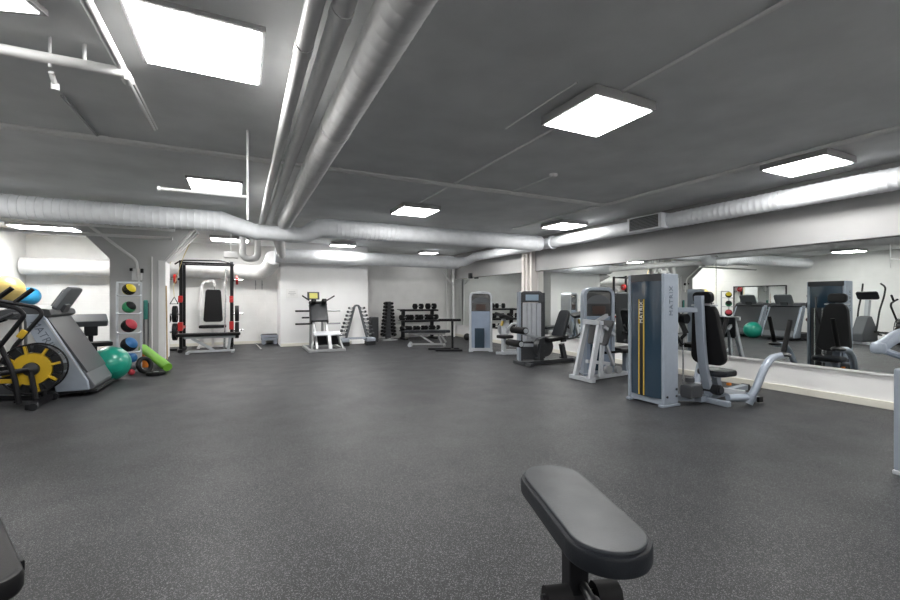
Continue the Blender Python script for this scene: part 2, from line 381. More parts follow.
pipe([(2.51, -2, 2.785), (2.51, 6.3, 2.785)], .013, 'straight thin conduit passing over the lone boxed ceiling light', 'pipe', 'conduit')
pipe([(2.12, 2.3, 2.785), (2.12, 3.2, 2.785)], .008, 'short thin conduit beside the lone boxed ceiling light', 'pipe', 'conduit')
pipe([(5.2, -2, 2.775), (5.2, 7.6, 2.775)], .02, 'grey conduit parallel to the wall duct close to the ceiling', 'pipe', 'conduit', extra=[((5.2, 5.3, 2.775), (5.2, 5.4, 2.76), .03)])
pipe([(5.3, -2, 2.785), (5.3, 5.0, 2.785)], .012, 'thin conduit hugging the thicker conduit near the wall duct', 'pipe', 'conduit')
pipe([(-1.22, 4.15, 2.785), (-1.22, 5.0, 2.785)], .012, 'short dark conduit joining the paired crossing conduits', 'steel', 'conduit')
pipe([(3.44, 4.2, 2.785), (3.44, 5.0, 2.785)], .011, 'short conduit feeding the round ceiling detector', 'pipe', 'conduit')
tag(MB().lathe([(.0, -.04), (.035, -.04), (.05, -.02), (.055, 0)], 20, Matrix.Translation((3.44, 4.15, 2.8))).build('smoke_detector', 'pipe'), 'small round grey ceiling detector at the end of a short conduit', 'detector')
mb = MB(); mb.cyl((.04, 4.3, 2.8), (.04, 4.3, 1.98), .012, seg=10); mb.cyl((-.63, 4.3, 2.19), (.04, 4.3, 2.19), .014, seg=10); mb.cyl((-.645, 4.3, 2.19), (-.625, 4.3, 2.19), .022, seg=10)
tag(mb.build('hanging_rail', 'white'), 'thin white L shaped rail hanging on a rod from the ceiling', 'rail')
pipe([(.0, 10.4, 2.8), (.0, 10.4, 2.16), (.30, 10.4, 2.16), (.30, 10.4, 2.8)], .07, 'white U bend pipe hanging before the back wall duct', fil=.16)
tag(MB().box((-.23, 10.4, 2.23), (.28, .2, .13), bev=.01).cyl((-.23, 10.4, 2.28), (-.23, 10.4, 2.8), .01).build('junction_box', 'white'), 'small white box hanging beside the U bend pipe', 'junction box')
pipe([(-4.6, 9.6, 2.42), (-1.2, 9.6, 2.42)], .03, 'white pipe crossing the alcove, lower one before the column head', 'white', extra=[((-3.0, 9.75, 2.4), (-3.0, 9.75, 2.8), .006), ((-3.0, 9.58, 2.42), (-3.0, 9.92, 2.42), .006)])
pipe([(-4.6, 9.9, 2.62), (-1.2, 9.9, 2.62)], .025, 'white pipe crossing the alcove, upper one before the column head', 'white', extra=[((-3.0, 9.75, 2.4), (-3.0, 9.75, 2.8), .006), ((-3.0, 9.58, 2.42), (-3.0, 9.92, 2.42), .006)])
pipe([(-2.72, 10.36, 2.74), (-1.95, 10.6, 2.06), (-1.92, 10.66, 1.55)], .028, 'white pipe running down the flared column head to the bracket', fil=.08)
pipe([(-1.70, 10.675, 2.2), (-1.70, 10.675, .05)], .014, 'slim vertical white conduit on the column face', 'white', 'conduit')
pipe([(6.46, 12.95, 0), (6.46, 12.95, 2.4)], .05, 'white vertical pole in the far mirror corner with diagonal brace', 'white', 'pole', extra=[((6.46, 12.95, 1.72), (5.95, 12.85, 2.25), .028), ((6.32, 13.2, 0), (6.32, 13.2, 2.4), .025)])
mb = MB(); mb.cyl((6.42, 8.74, 0), (6.42, 8.74, 2.4), .045, seg=16); mb.cyl((6.42, 8.88, 0), (6.42, 8.88, 2.4), .035, seg=16)
tag(mb.build('pipe', 'pink'), 'twin vertical pipes in off white on the wall pier', 'pipe')
mb = MB(); mb.box((6.53, 11.9, 2.02), (.1, .12, .17), bev=.01)
tag(mb.build('wall_speaker', 'dark'), 'tiny black speaker box on the header above the far mirror', 'speaker')

# ------------------------------------------------------------------ weight machines
def arch(mb, W, D, H, w=.05, top=.1, y0=0):
    mb.sweep([(-W / 2 + w / 2, y0, .03), (-W / 2 + w / 2, y0, H - w / 2), (W / 2 - w / 2, y0, H - w / 2), (W / 2 - w / 2, y0, .03)], w, D, (0, 1, 0), fil=top)
def round_tower(t, T, W, D, H, frame_m, low_m, letters=True):
    f = MB(T); arch(f, W, D, H, .055, .12); f.box((0, 0, .05), (W - .02, D * .9, .08), bev=.01)
    for s_ in (-1, 1): f.box((s_ * (W / 2 - .04), 0, .02), (.1, D + .12, .04), bev=.008)
    f.build('frame', frame_m, t)
    MB(T).box((0, .0, H * .36), (W - .10, D * .8, H * .70 - .1), bev=.02).build('shroud', 'bluesil', t)
    MB(T).box((0, 0, H - .27), (W - .10, D * .78, .43), bev=.03).build('window', 'glass', t)
    for q in (-1, 1):
        MB(T).box((0, q * D * .40, H - .375), (W * .42, .012, .13), bev=.004).build('placard', 'placbrown', t)
        MB(T).box((-.03, q * D * .405, H * .22), (W * .42, .02, H * .34), bev=.01).build('lower_panel', low_m, t)
    for q in (-1, 1): MB(T).poly([(W * .38 * math.cos(PI * k / 10), H - .27 + .16 * math.sin(PI * k / 10) * .9) for k in range(11)], 'xz', q * D * .40 - .006, .012).build('visor', 'mgrey', t)

# --- chest press (nearest the camera)
t = thing('chest_press', (4.51, 3.59, 0), 'tall navy and silver weight machine nearest the camera with curved press arms before the mirror', 'gym machine')
T = mrot((0, 0, 0), -PI / 2); W, D, H = .52, .25, 1.56
f = MB(T)
for s_ in (-1, 1):
    f.box((s_ * (W / 2 - .022), -.005, H / 2 + .015), (.044, D, H - .03), bev=.015)
    f.box((s_ * (W / 2 - .03), 0, .015), (.07, D + .05, .03), bev=.006)
f.box((0, 0, .055), (W - .05, D * .92, .07), bev=.008); f.box((0, 0, H - .05), (W - .06, D * .8, .06))
f.build('tower_frame', 'silver', t)
def bow(W, d, y, sgn, n=10): return [(W * (k / n - .5), y + sgn * d * (1 - (2 * k / n - 1) ** 2)) for k in range(n + 1)]
sh = MB(T)
sh.poly(bow(W - .09, .03, -D / 2 + .012, -1) + [((W - .09) / 2, -D / 2 + .05), (-(W - .09) / 2, -D / 2 + .05)], 'xy', .09, H - .17)
sh.poly(bow(W - .09, .012, D / 2 - .012, 1) + [((W - .09) / 2, D / 2 - .03), (-(W - .09) / 2, D / 2 - .03)], 'xy', .09, H - .17)
sh.build('shroud', 'navy', t)
MB(T).poly(bow(W - .03, .035, -D / 2 + .012, -1) + [((W - .03) / 2, D / 2), (-(W - .03) / 2, D / 2)], 'xy', H - .085, .085, bev=.012).build('top_cap', 'dgrey', t)
yb = -D / 2 - .021
st = MB(T); st.box((-.045 + .004, yb, .68), (.044, .008, 1.16)).build('stripe', 'black', t)
st = MB(T)
for q in (-.073, -.005): st.box((q, yb - .003, .68), (.012, .008, 1.16))
so = st.build('stripe', 'gold', t); so['label'] = 'gold edge stripe'
lettering('MATRIX', .066, T @ axes((0, 0, 1), (-1, 0, 0), (-.039, yb - .006, 1.10)), 'mark', t, spacing=1.15)
lettering('MATRIX', .085, T @ axes((0, 0, 1), (0, -1, 0), (W / 2 + .001, -.01, 1.24)), 'letter', t, spacing=1.2)
for z, y in ((.12, .08), (.2, .08), (.12, -.08)): MB(T).cyl((W / 2, y, z), (W / 2 + .008, y, z), .014, seg=12).build('bolt', 'dark', t)
w = MB()
w.box((.215, -.0, .62), (.03, .3, 1.0)); w.build('weight_stack', 'dgrey', t)
g = MB(); 
for x, y in ((.34, -.05), (.40, -.12), (.37, .04)): g.cyl((x, y, .1), (x, y, 1.12), .009, seg=8)
g.build('guide_rod', 'chrome', t)
g = MB(); g.beam((.30, -.1, 1.10), (.40, -.16, .84), .05, .05); g.beam((.40, -.16, .84), (.34, -.06, .70), .05, .04); g.cyl((.36, -.2, 1.02), (.36, -.12, 1.02), .06)
g.build('cam_bracket', 'dark', t)
# seat side, local x = towards the mirror
sy = -.31
b = MB()
b.beam((.1, -.05, .06), (.55, sy, .06), .09, .07); b.beam((.4, sy, .06), (1.68, -.13, .06), .08, .07); b.beam((1.1, sy - .3, .05), (1.1, sy + .3, .05), .08, .06)
b.beam((.55, sy - .28, .04), (.55, sy + .28, .04), .07, .06)
b.build('base_frame', 'silver', t)
MB().box((1.69, -.128, .06), (.04, .1, .08), bev=.01).build('end_cap', 'dark', t)
for q in (-1, 1): MB().box((1.1, sy + q * .31, .05), (.085, .03, .065), bev=.006).build('end_cap', 'dark', t)
p = MB(); p.sweep([(.62, sy, .08), (.50, sy, .45), (.46, sy, .75), (.42, sy, 1.30)], .06, .10, (0, 1, 0), fil=.2)
p.beam((.12, -.08, 1.13), (.46, sy, 1.13), .05, .06); p.build('post', 'silver', t)
k = MB(); k.cyl((.62, sy - .13, .17), (.62, sy + .08, .17), .06, seg=20); k.cyl((.62, sy - .15, .17), (.62, sy - .13, .17), .045, seg=20); k.build('pivot_hub', 'dark', t)
a_ = .13
bp = MB(); bp.pad(None, (.74, .45, .09), cr=.12, bev=.03, taper=.62, mtx=axes((-math.sin(a_), 0, math.cos(a_)), (0, 1, 0), (.575, sy, .83))); bp.build('backrest', 'vinyl', t)
hd = MB(); hd.pad(None, (.14, .24, .07), cr=.05, bev=.02, mtx=axes((-math.sin(a_), 0, math.cos(a_)), (0, 1, 0), (.50, sy, 1.28))); hd.build('headrest', 'vinyl', t)
MB().box((.52, sy, 1.185), (.05, .30, .02), bev=.004).build('head_bracket', 'silverl', t)
MB().pad((.76, sy, .36), (.36, .36, .075), cr=.1, bev=.025).build('seat', 'vinylg', t)
sp = MB(); sp.beam((.80, sy, .08), (.74, sy, .33), .07, .08, (1, 0, 0)); sp.box((.74, sy, .315), (.25, .12, .02)); sp.build('seat_post', 'silver', t)
ax = MB()
for q in (-1, 1):
    ax.beam((.62, sy, .17), (.82, sy + q * .3, .15), .06, .06)
ax.build('linkage', 'silverl', t)
mo = MB(); mo.box((.25, sy - .02, .18), (.22, .16, .16), bev=.03); mo.cyl((.25, sy, .28), (.25, sy, .33), .05); mo.build('cam_housing', 'dgrey', t)
for q in (-1, 1):
    yy = sy + q * .385
    a = MB(); a.tube([(.84, sy + q * .32, .06), (.92, sy + q * .36, .20), (1.03, yy, .43), (1.18, yy, .555), (1.44, yy, .57)], .042, 14, fil=.14)
    a.cyl((.84, sy + q * .31, .035), (.875, sy + q * .34, .14), .058); a.cyl((.62, sy + q * .22, .10), (.84, sy + q * .32, .10), .045)
    ao = a.build('press_arm', 'silver', t)
    h = MB(); h.cyl((1.45, yy, .58), (1.60, yy, .98), .027, seg=14); h.cyl((1.60, yy, .98), (1.605, yy, 1.0), .025); h.build('grip', 'foam', ao)
    h = MB(); h.lathe([(.02, -.03), (.075, -.022), (.085, 0), (.06, .02), (.02, .03)], 20, Matrix.Translation((1.45, yy, .585))); h.build('hand_guard', 'dark', ao)
og = MB(); og.box((.74, sy - .16, .24), (.05, .04, .03), bev=.008); og.build('adjustment_lever', 'orange', t)
ca = MB()
ca.tube([(.2, .1, 1.3), (.3, .05, 1.05), (.28, 0, .85)], .012, 8, fil=.1); ca.tube([(.3, -.1, 1.2), (.24, -.08, .9), (.34, -.16, .7)], .02, 8, fil=.08)
ca.build('cable', 'dark', t)

# --- row machine with A frame
t = thing('row_machine', (5.35, 5.33, 0), 'silver A frame machine with rounded tower, second from the camera along the mirror', 'gym machine')
round_tower(t, mrot((0, 0, 0), -.56), .50, .28, 1.46, 'silver', 'navy')
b = MB()
b.beam((-.66, -.38, .04), (.80, -.2, .04), .09, .06); b.beam((-.62, -.55, .035), (-.62, -.05, .035), .08, .06); b.beam((.7, -.45, .035), (.7, .05, .035), .07, .06); b.beam((0, -.28, .04), (0, -.05, .04), .08, .06)
b.build('base_frame', 'silverl', t)
a = MB()
a.beam((-.64, -.50, .06), (-.42, -.46, .86), .055, .08, (1, 0, 0)); a.beam((-.62, -.16, .06), (-.40, -.16, .86), .055, .08, (1, 0, 0))
a.beam((-.38, -.44, .06), (-.30, -.43, .84), .05, .06, (1, 0, 0)); a.beam((-.46, -.55, .90), (-.36, -.08, .90), .07, .07)
a.beam((-.30, -.40, .72), (.05, -.30, .20), .045, .05); a.beam((-.55, -.33, .30), (-.02, -.28, .22), .05, .05)
a.build('a_frame', 'silverl', t)
r = MB(); r.beam((-.40, -.32, .88), (-.05, -.26, 1.0), .05, .06); r.beam((-.36, -.5, .84), (-.15, -.5, .70), .05, .05)
r.build('lever_arm', 'silverl', t)
MB().pad(None, (.40, .5, .04), cr=.04, bev=.012, taper=.8, mtx=axes((-.28, 0, -.96), (0, 1, 0), (-.29, -.34, .74))).build('foot_plate', 'dgrey', t)
MB().pad((.42, -.22, .42), (.42, .34, .08), cr=.08, bev=.025).build('seat', 'vinyl', t)
sp = MB(); sp.beam((.42, -.22, .06), (.42, -.22, .39), .08, .08, (1, 0, 0)); sp.cyl((.42, -.24, .3), (.42, -.36, .3), .015); sp.build('seat_post', 'silver', t)
MB().cyl((-.12, -.28, .40), (.28, -.42, .43), .02).build('grip', 'foam', t); MB().cyl((-.04, -.14, .4), (.3, -.06, .42), .02).build('grip', 'foam', t)
MB().cyl((-.1, -.36, .14), (-.1, -.30, .14), .07).build('pulley', 'steel', t); MB().cyl((.12, -.36, .12), (.12, -.30, .12), .06).build('pulley', 'steel', t)

# --- seated leg curl, dark tower
t = thing('leg_curl_machine', (5.30, 7.1, 0), 'leg curl machine with dark framed tower and display standing before the wall pier', 'gym machine')
T = mrot((0, 0, 0), -.45); W, D, H = .52, .28, 1.43
f = MB(T); f.box((-W / 2 + .02, 0, H / 2), (.045, D, H - .02), bev=.012); fr = f.build('side_panel', 'silver', t); fr['label'] = 'silver side panel'
f = MB(T); arch(f, W - .06, D - .02, H, .05, .07); f.box((.24, -.02, .72), (.05, D - .04, 1.36), bev=.012); f.box((0, 0, .22), (W - .1, D * .9, .36), bev=.02); f.build('frame', 'dgrey', t)
f = MB(T)
for i in range(4): f.box((-.145 + i * .097, 0, .80), (.088, D * .93, .78), bev=.008)
f.build('shroud', 'silverl', t)
MB(T).poly([(-.22, 1.20), (.22, 1.20), (.22, 1.34), (.15, 1.41), (-.15, 1.41), (-.22, 1.34)], 'xz', -D / 2 - .01, D + .02, bev=.01).build('top_cap', 'dgrey', t)
MB(T).box((0, -D / 2 - .012, 1.30), (.26, .012, .12), bev=.003).build('display', 'screen', t)
b = MB(); b.beam((-.55, -.5, .05), (.75, -.45, .05), .09, .07); b.beam((.70, -.75, .04), (.70, -.1, .04), .08, .06); b.beam((-.5, -.72, .04), (-.5, -.15, .04), .07, .06)
b.beam((.05, -.48, .06), (.05, -.1, .06), .1, .06); b.beam((.50, -.45, .06), (.42, -.45, .38), .08, .09, (1, 0, 0)); b.beam((-.12, -.48, .06), (-.12, -.48, .5), .07, .1, (1, 0, 0))
b.build('base_frame', 'dgrey', t)
MB().cyl((-.02, -.50, .34), (-.02, -.36, .34), .19, seg=28).cyl((-.02, -.515, .34), (-.02, -.50, .34), .08).build('cam_disc', 'dgrey', t)
MB().pad((.22, -.47, .50), (.50, .36, .08), (0, -.1, 0), cr=.07, bev=.025).build('seat', 'vinyl', t)
MB().pad(None, (.62, .36, .085), cr=.10, bev=.03, taper=.75, mtx=axes((.34, 0, .94), (0, 1, 0), (.40, -.47, .76))).build('backrest', 'vinylg', t)
a = MB(); a.beam((-.08, -.30, .5), (-.62, -.34, .66), .05, .05); a.beam((-.1, -.34, .36), (-.75, -.36, .40), .05, .06); a.build('lever_arm', 'silverl', t)
for x, z, L in ((-.62, .68, 1), (-.72, .44, 1)):
    r = MB(); r.cyl((x, -.68, z), (x, -.26, z), .065, seg=22); ro = r.build('leg_roller', 'foam', t)
    r = MB(); r.cyl((x, -.695, z), (x, -.68, z), .045, seg=18); r.build('roller_cap', 'silverl', ro)
g = MB(); g.tube([(.30, -.70, .50), (.60, -.70, .52), (.75, -.70, .66)], .018, 10, fil=.1); g.cyl((.72, -.70, .60), (.82, -.70, .72), .026); g.cyl((.20, -.70, .46), (.34, -.66, .46), .02); g.build('hand_grip', 'foam', t)

# --- biceps curl machine, far
t = thing('curl_machine', (5.24, 9.03, 0), 'blue grey arm curl machine with rounded tower, farthest along the mirror', 'gym machine')
round_tower(t, mrot((0, 0, 0), -.50), .56, .28, 1.45, 'silverl', 'navy')
b = MB(); b.beam((.05, -.95, .045), (.50, -.25, .045), .08, .07); b.beam((-.05, -.78, .04), (.40, -.98, .04), .07, .06); b.beam((.30, -.45, .04), (.62, -.62, .04), .07, .06)
b.beam((.22, -.68, .06), (.30, -.56, .80), .07, .09, (1, 0, 0)); b.beam((.10, -.90, .06), (.10, -.90, .40), .06, .06, (1, 0, 0))
b.build('base_frame', 'silverl', t)
MB().pad((.24, -.66, .88), (.42, .30, .07), (.25, .18, .4), cr=.06, bev=.022).build('arm_pad', 'vinyl', t)
MB().pad((.10, -.92, .42), (.32, .32, .07), cr=.08, bev=.022).build('seat', 'vinyl', t)
a = MB(); a.tube([(.30, -.45, .35), (.42, -.52, .55), (.55, -.6, .72), (.72, -.72, .62)], .03, 12, fil=.12); a.lathe([(.03, -.02), (.17, -.02), (.17, .02), (.03, .02)], 28, Matrix.Translation((.40, -.42, .56)) @ Matrix.Rotation(PI / 2, 4, 'X')); a.build('lever_arm', 'silverl', t)
MB().lathe([(.01, -.024), (.06, -.024), (.06, .024), (.01, .024)], 20, Matrix.Translation((.40, -.42, .56)) @ Matrix.Rotation(PI / 2, 4, 'X')).build('hub', 'dark', t)
MB().box((.22, -.62, .70), (.05, .05, .12), (0, .4, 0), bev=.01).build('adjustment_lever', 'gold', t)

# --- machine at the frame edge
t = thing('press_machine', (4.62, 1.115, 0), 'grey silver machine with an angled arm tip, partly cut off beside the mirror', 'gym machine')
f = MB(); f.box((0, 0, .39), (.82, .48, .74), bev=.02); f.build('housing', 'silver', t)
b = MB()
for q in (-1, 1): b.beam((-.42, q * .2, .015), (.5, q * .2, .015), .08, .03)
b.build('base_foot', 'silverl', t)
a = MB(); a.sweep([(-.28, .36, .885), (-.02, .31, 1.0), (.30, .14, 1.0)], .07, .09, (0, 0, 1), fil=.1, cr=.03); a.sweep([(-.28, .36, .88), (-.06, .26, .80), (.2, .08, .78)], .05, .05, (0, 0, 1), fil=.1, cr=.025); a.box((-.28, .36, .885), (.09, .09, .09), bev=.03); a.build('press_arm', 'silver', t)
MB().cyl((-.05, .22, .86), (.2, .2, .86), .03).build('grip', 'foam', t)

# ------------------------------------------------------------------ benches close to the camera
t = thing('roller_bench', (.817, .888, 0), 'black post bench with rounded worn grey vinyl pad close to the camera', 'bench', -.304)
pm = MB(); pm.pad((.003, .008, .672), (.206, .517, .05), cr=.103, bev=.010, n=14); po = pm.build('pad', 'vinylg', t)
MB().pad((.003, .008, .698), (.184, .495, .012), cr=.092, bev=.005, n=14).build('pad_top', 'vinylpad', po)
MB().box((0, 0, .642), (.12, .3, .012)).build('mount_plate', 'rack', t)
p = MB(); p.box((-.01, -.01, .43), (.055, .06, .42), bev=.008); p.build('post', 'rack', t)
s = MB(); s.box((0, -.01, .24), (.085, .10, .36), bev=.012); s.beam((0, -.01, .34), (.0, -.30, .06), .06, .07); s.beam((0, -.4, .035), (0, .45, .035), .08, .06); s.beam((-.26, -.38, .03), (.26, -.38, .03), .07, .055); s.beam((-.26, .42, .03), (.26, .42, .03), .07, .055)
s.cyl((-.11, -.03, .465), (.11, -.03, .465), .014); s.build('base_frame', 'rack', t)
for q in (-1, 1):
    MB().cyl((q * .035, -.03, .465), (q * .10, -.03, .465), .033, seg=24).build('foam_roller', 'foam', t)
k = MB(); k.cyl((.0, -.03, .50), (.0, -.10, .49), .012); k.cyl((.0, -.09, .49), (.0, -.125, .487), .02, seg=14); k.build('pin_knob', 'dark', t)

t = thing('flat_bench', (-.745, 1.845, 0), 'black padded bench of which only a pad corner shows close to the camera', 'bench', .454)
MB().pad((-.07, .35, .42), (.30, 1.2, .07), cr=.06, bev=.02).build('pad', 'vinyl', t)
f = MB(); f.beam((-.07, -.2, .35), (-.07, .9, .35), .06, .06)
for y in (-.1, .8):
    f.beam((-.07, y, .04), (-.07, y, .35), .06, .06, (0, 1, 0)); f.beam((-.32, y, .025), (.2, y, .025), .06, .05)
f.build('frame', 'rack', t)

# ------------------------------------------------------------------ weight plates and dumbbells
def plate_mesh(r, th):
    mb = MB(); mb.lathe([(.026, -th / 2), (r * .45, -th / 2), (r * .5, -th * .35), (r * .84, -th * .35), (r * .88, -th / 2), (r * .97, -th / 2), (r, -th * .3), (r, th * .3), (r * .97, th / 2), (r * .88, th / 2), (r * .84, th * .35), (r * .5, th * .35), (r * .45, th / 2), (.026, th / 2)], 32)
    mb.mi = 1; mb.lathe([(.024, -th * .52), (.04, -th * .52), (.04, th * .52), (.024, th * .52)], 20)
    return mb
def plate(loc, axis, r, th, m, label, group=None):
    o = plate_mesh(r, th).build('weight_plate', [m, 'steel']); o.location = loc
    o.rotation_euler = V(axis).to_track_quat('Z', 'Y').to_euler(); return tag(o, label, 'weight plate', group)
def dumbbell(name='dumbbell', hr=.055, hl=.075, gap=.13, m=('rubber', 'chrome'), seg=6):
    mb = MB()
    for q in (-1, 1):
        mb.tube([(q * gap / 2, 0, 0), (q * (gap / 2 + .008), 0, 0), (q * (gap / 2 + hl - .01), 0, 0), (q * (gap / 2 + hl), 0, 0)], [hr * .82, hr, hr, hr * .8], seg)
    mb.mi = 1; mb.cyl((-gap / 2 - .01, 0, 0), (gap / 2 + .01, 0, 0), .016, seg=12)
    return mb.build(name, list(m))
ORD = ['top', 'second', 'third', 'fourth', 'fifth', 'sixth', 'seventh', 'eighth', 'ninth', 'bottom']

# ---- power rack
t = thing('power_rack', (-.79, 12.28, 0), 'tall black power rack with red hooks in the back bay', 'rack')
for sx in (-1, 1):
    for sy_ in (-1, 1):
        MB().box((sx * .54, sy_ * .3, 1.1), (.07, .07, 2.2), bev=.006).build('upright', 'rack', t)
    MB().beam((sx * .54, -.48, .04), (sx * .54, .48, .04), .08, .07).build('foot', 'rack', t)
c = MB()
for sy_ in (-1, 1): c.beam((-.54, sy_ * .3, 2.15), (.54, sy_ * .3, 2.15), .04, .04)
for sx in (-1, 1):
    for z in (2.15, .32): c.beam((sx * .54, -.3, z), (sx * .54, .3, z), .045, .045)
c.beam((-.54, .3, .3), (.54, .3, .3), .06, .06); c.build('crossbar', 'rack', t)
MB().tube([(-.66, -.36, 2.10), (-.52, -.36, 2.20), (.35, -.36, 2.22), (.60, -.36, 2.12)], .018, 10, fil=.1).build('pull_up_bar', 'rack', t)
for sx in (-1, 1):
    j = MB(); j.box((sx * .54, -.38, 1.28), (.09, .10, .14), bev=.01); j.box((sx * .54, -.44, 1.24), (.09, .04, .1), bev=.01); j.build('bar_hook', 'red', t)
    j = MB(); j.box((sx * .54, -.38, .62), (.1, .12, .2), bev=.01); j.beam((sx * .54, -.42, .58), (sx * .54, .26, .58), .07, .06); j.build('safety_arm', 'red', t)
    for z in (1.75, .91, .49): MB().cyl((sx * .57, -.3, z), (sx * .80, -.3, z), .022).build('plate_peg', 'chrome', t)
    MB().cyl((sx * .57, -.31, 1.75), (sx * .60, -.31, 1.75), .03).build('peg_collar', 'dark', t)
for sx, nm in ((-1, 'column'), (1, 'hack squat')):
    for z, r, m, lb, th in ((1.75, .115, 'red', 'small red weight plate high', .05), (.91, .2, 'rubber', 'large black weight plate at knee height', .09), (.49, .205, 'rubber', 'large black weight plate lowest', .09)):
        plate((-.79 + sx * .66, 11.98, z + .002), (1, 0, 0), r, th, m, f'{lb} on the power rack, {nm} side')
# plate tree beside the rack
t = thing('plate_tree', (-1.75, 12.35, 0), 'black weight plate tree with pegs behind the flared column', 'rack')
f = MB(); f.beam((0, 0, .03), (0, 0, 1.7), .06, .06, (0, 1, 0)); f.beam((-.3, 0, .03), (.3, 0, .03), .06, .05); f.beam((0, -.25, .03), (0, .25, .03), .06, .05); f.build('frame', 'rack', t)
for z in (1.55, 1.2, .8):
    MB().cyl((0, -.03, z), (0, -.22, z), .02).build('peg', 'chrome', t)
for z, r, m, lb in ((1.55, .1, 'mark', 'small white plate on the top peg of the plate tree'), (1.2, .14, 'mgreen', 'green plate on the middle peg of the plate tree'), (.8, .2, 'rubber', 'black plate on the lowest peg of the plate tree')):
    plate((-1.75, 12.2, z + .002), (0, 1, 0), r, .05, m, lb)
# barbell standing in rack, another lying on floor
def barbell(loc, eul, label, L=1.95, m='chrome'):
    mb = MB(); mb.cyl((0, 0, 0), (0, 0, L), .014, seg=12)
    for z0, z1 in ((0, .34), (L - .34, L)): mb.cyl((0, 0, z0), (0, 0, z1), .025, seg=14)
    for z0 in (.34, L - .36): mb.cyl((0, 0, z0), (0, 0, z0 + .02), .036, seg=14)
    o = mb.build('barbell', m); o.location = loc; o.rotation_euler = eul; return tag(o, label, 'barbell')
barbell((-.41, 11.82, .0), (-.02, .02, 0), 'chrome barbell standing upright inside the power rack', 2.05)
barbell((.42, 11.35, .037), (-PI / 2, 0, .06), 'silver barbell lying on the floor by the back wall step', 1.75)
# flat bench before the rack
t = thing('flat_bench', (-.71, 11.47, 0), 'long black flat bench with silver legs before the power rack', 'bench', -.03)
MB().pad((0, 0, .44), (1.32, .28, .07), cr=.05, bev=.02).build('pad', 'vinyl', t)
f = MB(); f.beam((-.5, 0, .38), (.55, 0, .38), .06, .06); f.beam((-.35, 0, .36), (.1, 0, .06), .05, .06); f.beam((-.42, 0, .05), (.5, 0, .05), .06, .05); f.beam((.4, 0, .06), (.44, 0, .38), .06, .06, (1, 0, 0))
for x in (-.42, .5): f.beam((x, -.22, .03), (x, .22, .03), .06, .05)
f.build('frame', 'silverl', t)
# white framed machine behind the rack
t = thing('pulldown_machine', (-.70, 13.0, 0), 'white framed machine with a tall black backrest behind the power rack', 'gym machine')
MB().pad(None, (.86, .46, .09), cr=.07, bev=.03, taper=.78, mtx=axes((0, .08, 1), (1, 0, 0), (.0, -.12, 1.1))).build('backrest', 'vinyl', t)
MB().pad((0, -.32, .56), (.62, .34, .07), cr=.06, bev=.02).build('seat', 'vinyl', t)
f = MB()
f.sweep([(-.28, .0, .03), (-.28, 0, 1.72), (.02, 0, 1.78), (.02, 0, 1.6)], .06, .06, (0, 1, 0), fil=.15); f.sweep([(.30, 0, .03), (.30, 0, 1.5), (.22, 0, 1.68), (.34, 0, 1.8)], .05, .05, (0, 1, 0), fil=.12)
f.beam((-.32, -.45, .03), (-.32, .25, .03), .06, .05); f.beam((.32, -.45, .03), (.32, .25, .03), .06, .05); f.beam((-.3, 0, .5), (.3, 0, .5), .05, .05); f.beam((0, -.35, .03), (0, -.35, .53), .06, .06, (0, 1, 0)); f.beam((-.3, 0, 1.0), (.3, 0, 1.0), .05, .05); f.beam((-.32, -.35, .05), (.32, -.35, .05), .05, .05)
f.build('frame', 'white', t)
MB().cyl((.02, 0, 1.62), (.02, 0, 1.45), .006, seg=8).cyl((-.12, 0, 1.45), (.16, 0, 1.45), .012).build('cable_handle', 'dark', t)
# suspension strap
mb = MB(); mb.sweep([(-1.0, 11.35, 2.78), (-1.28, 11.86, 2.24), (-1.46, 11.8, 1.55), (-1.44, 11.78, 1.3)], .035, .008, (1, .2, 0), fil=.05, cr=.003)
s = mb.build('suspension_strap', 'strap'); tag(s, 'yellow and black suspension strap hanging between column and power rack', 'strap')
MB().tube([(-1.44, 11.78, 1.32), (-1.52, 11.74, 1.16), (-1.36, 11.74, 1.16)], .016, 8, closed=True).build('handle', 'foam', s)
mb = MB(); mb.sweep([(-1.06, 11.2, 2.78), (-1.60, 11.7, 1.95), (-1.62, 11.62, 1.35)], .03, .008, (1, .2, 0), fil=.05, cr=.003)
s = mb.build('suspension_strap', 'strap'); tag(s, 'thin tan suspension strap closest to the column edge', 'strap')
MB().tube([(-1.62, 11.62, 1.37), (-1.70, 11.6, 1.22), (-1.54, 11.6, 1.22)], .016, 8, closed=True).build('handle', 'foam', s)

# back wall small things
mb = MB(); mb.box((.68, 13.13, .15), (.42, .38, .09), bev=.02); mb.box((.68, 13.13, .235), (.44, .40, .07), bev=.02)
for x in (.53, .83): mb.box((x, 13.13, .055), (.1, .34, .11), bev=.02)
st = mb.build('step_platform', 'ledge'); tag(st, 'small grey aerobics step against the back wall corner', 'step')
MB().box((.68, 13.13, .275), (.40, .36, .012)).build('tread', 'dark', st)
mb = MB(); mb.box((.33, 13.375, 1.68), (.02, .03, .26)); mb.box((.50, 13.375, 1.68), (.02, .03, .26))
for x in (.33, .50): mb.cyl((x, 13.37, 1.66), (x, 13.25, 1.68), .012, seg=8); mb.cyl((x, 13.25, 1.66), (x, 13.25, 1.72), .016, seg=8)
tag(mb.build('wall_hook', 'steel'), 'pair of metal wall hooks above the aerobics step', 'hook')
t = tag(MB().box((1.2, 12.185, 1.43), (.30, .012, .24), bev=.002).build('notice', 'paper'), 'white notice sheet on the white wall block', 'notice')
k = MB()
for i, w_ in enumerate((.16, .20, .12)): k.box((1.2, 12.178, 1.47 - i * .04), (w_, .003, .010))
k.build('printed_line', 'ink', t)

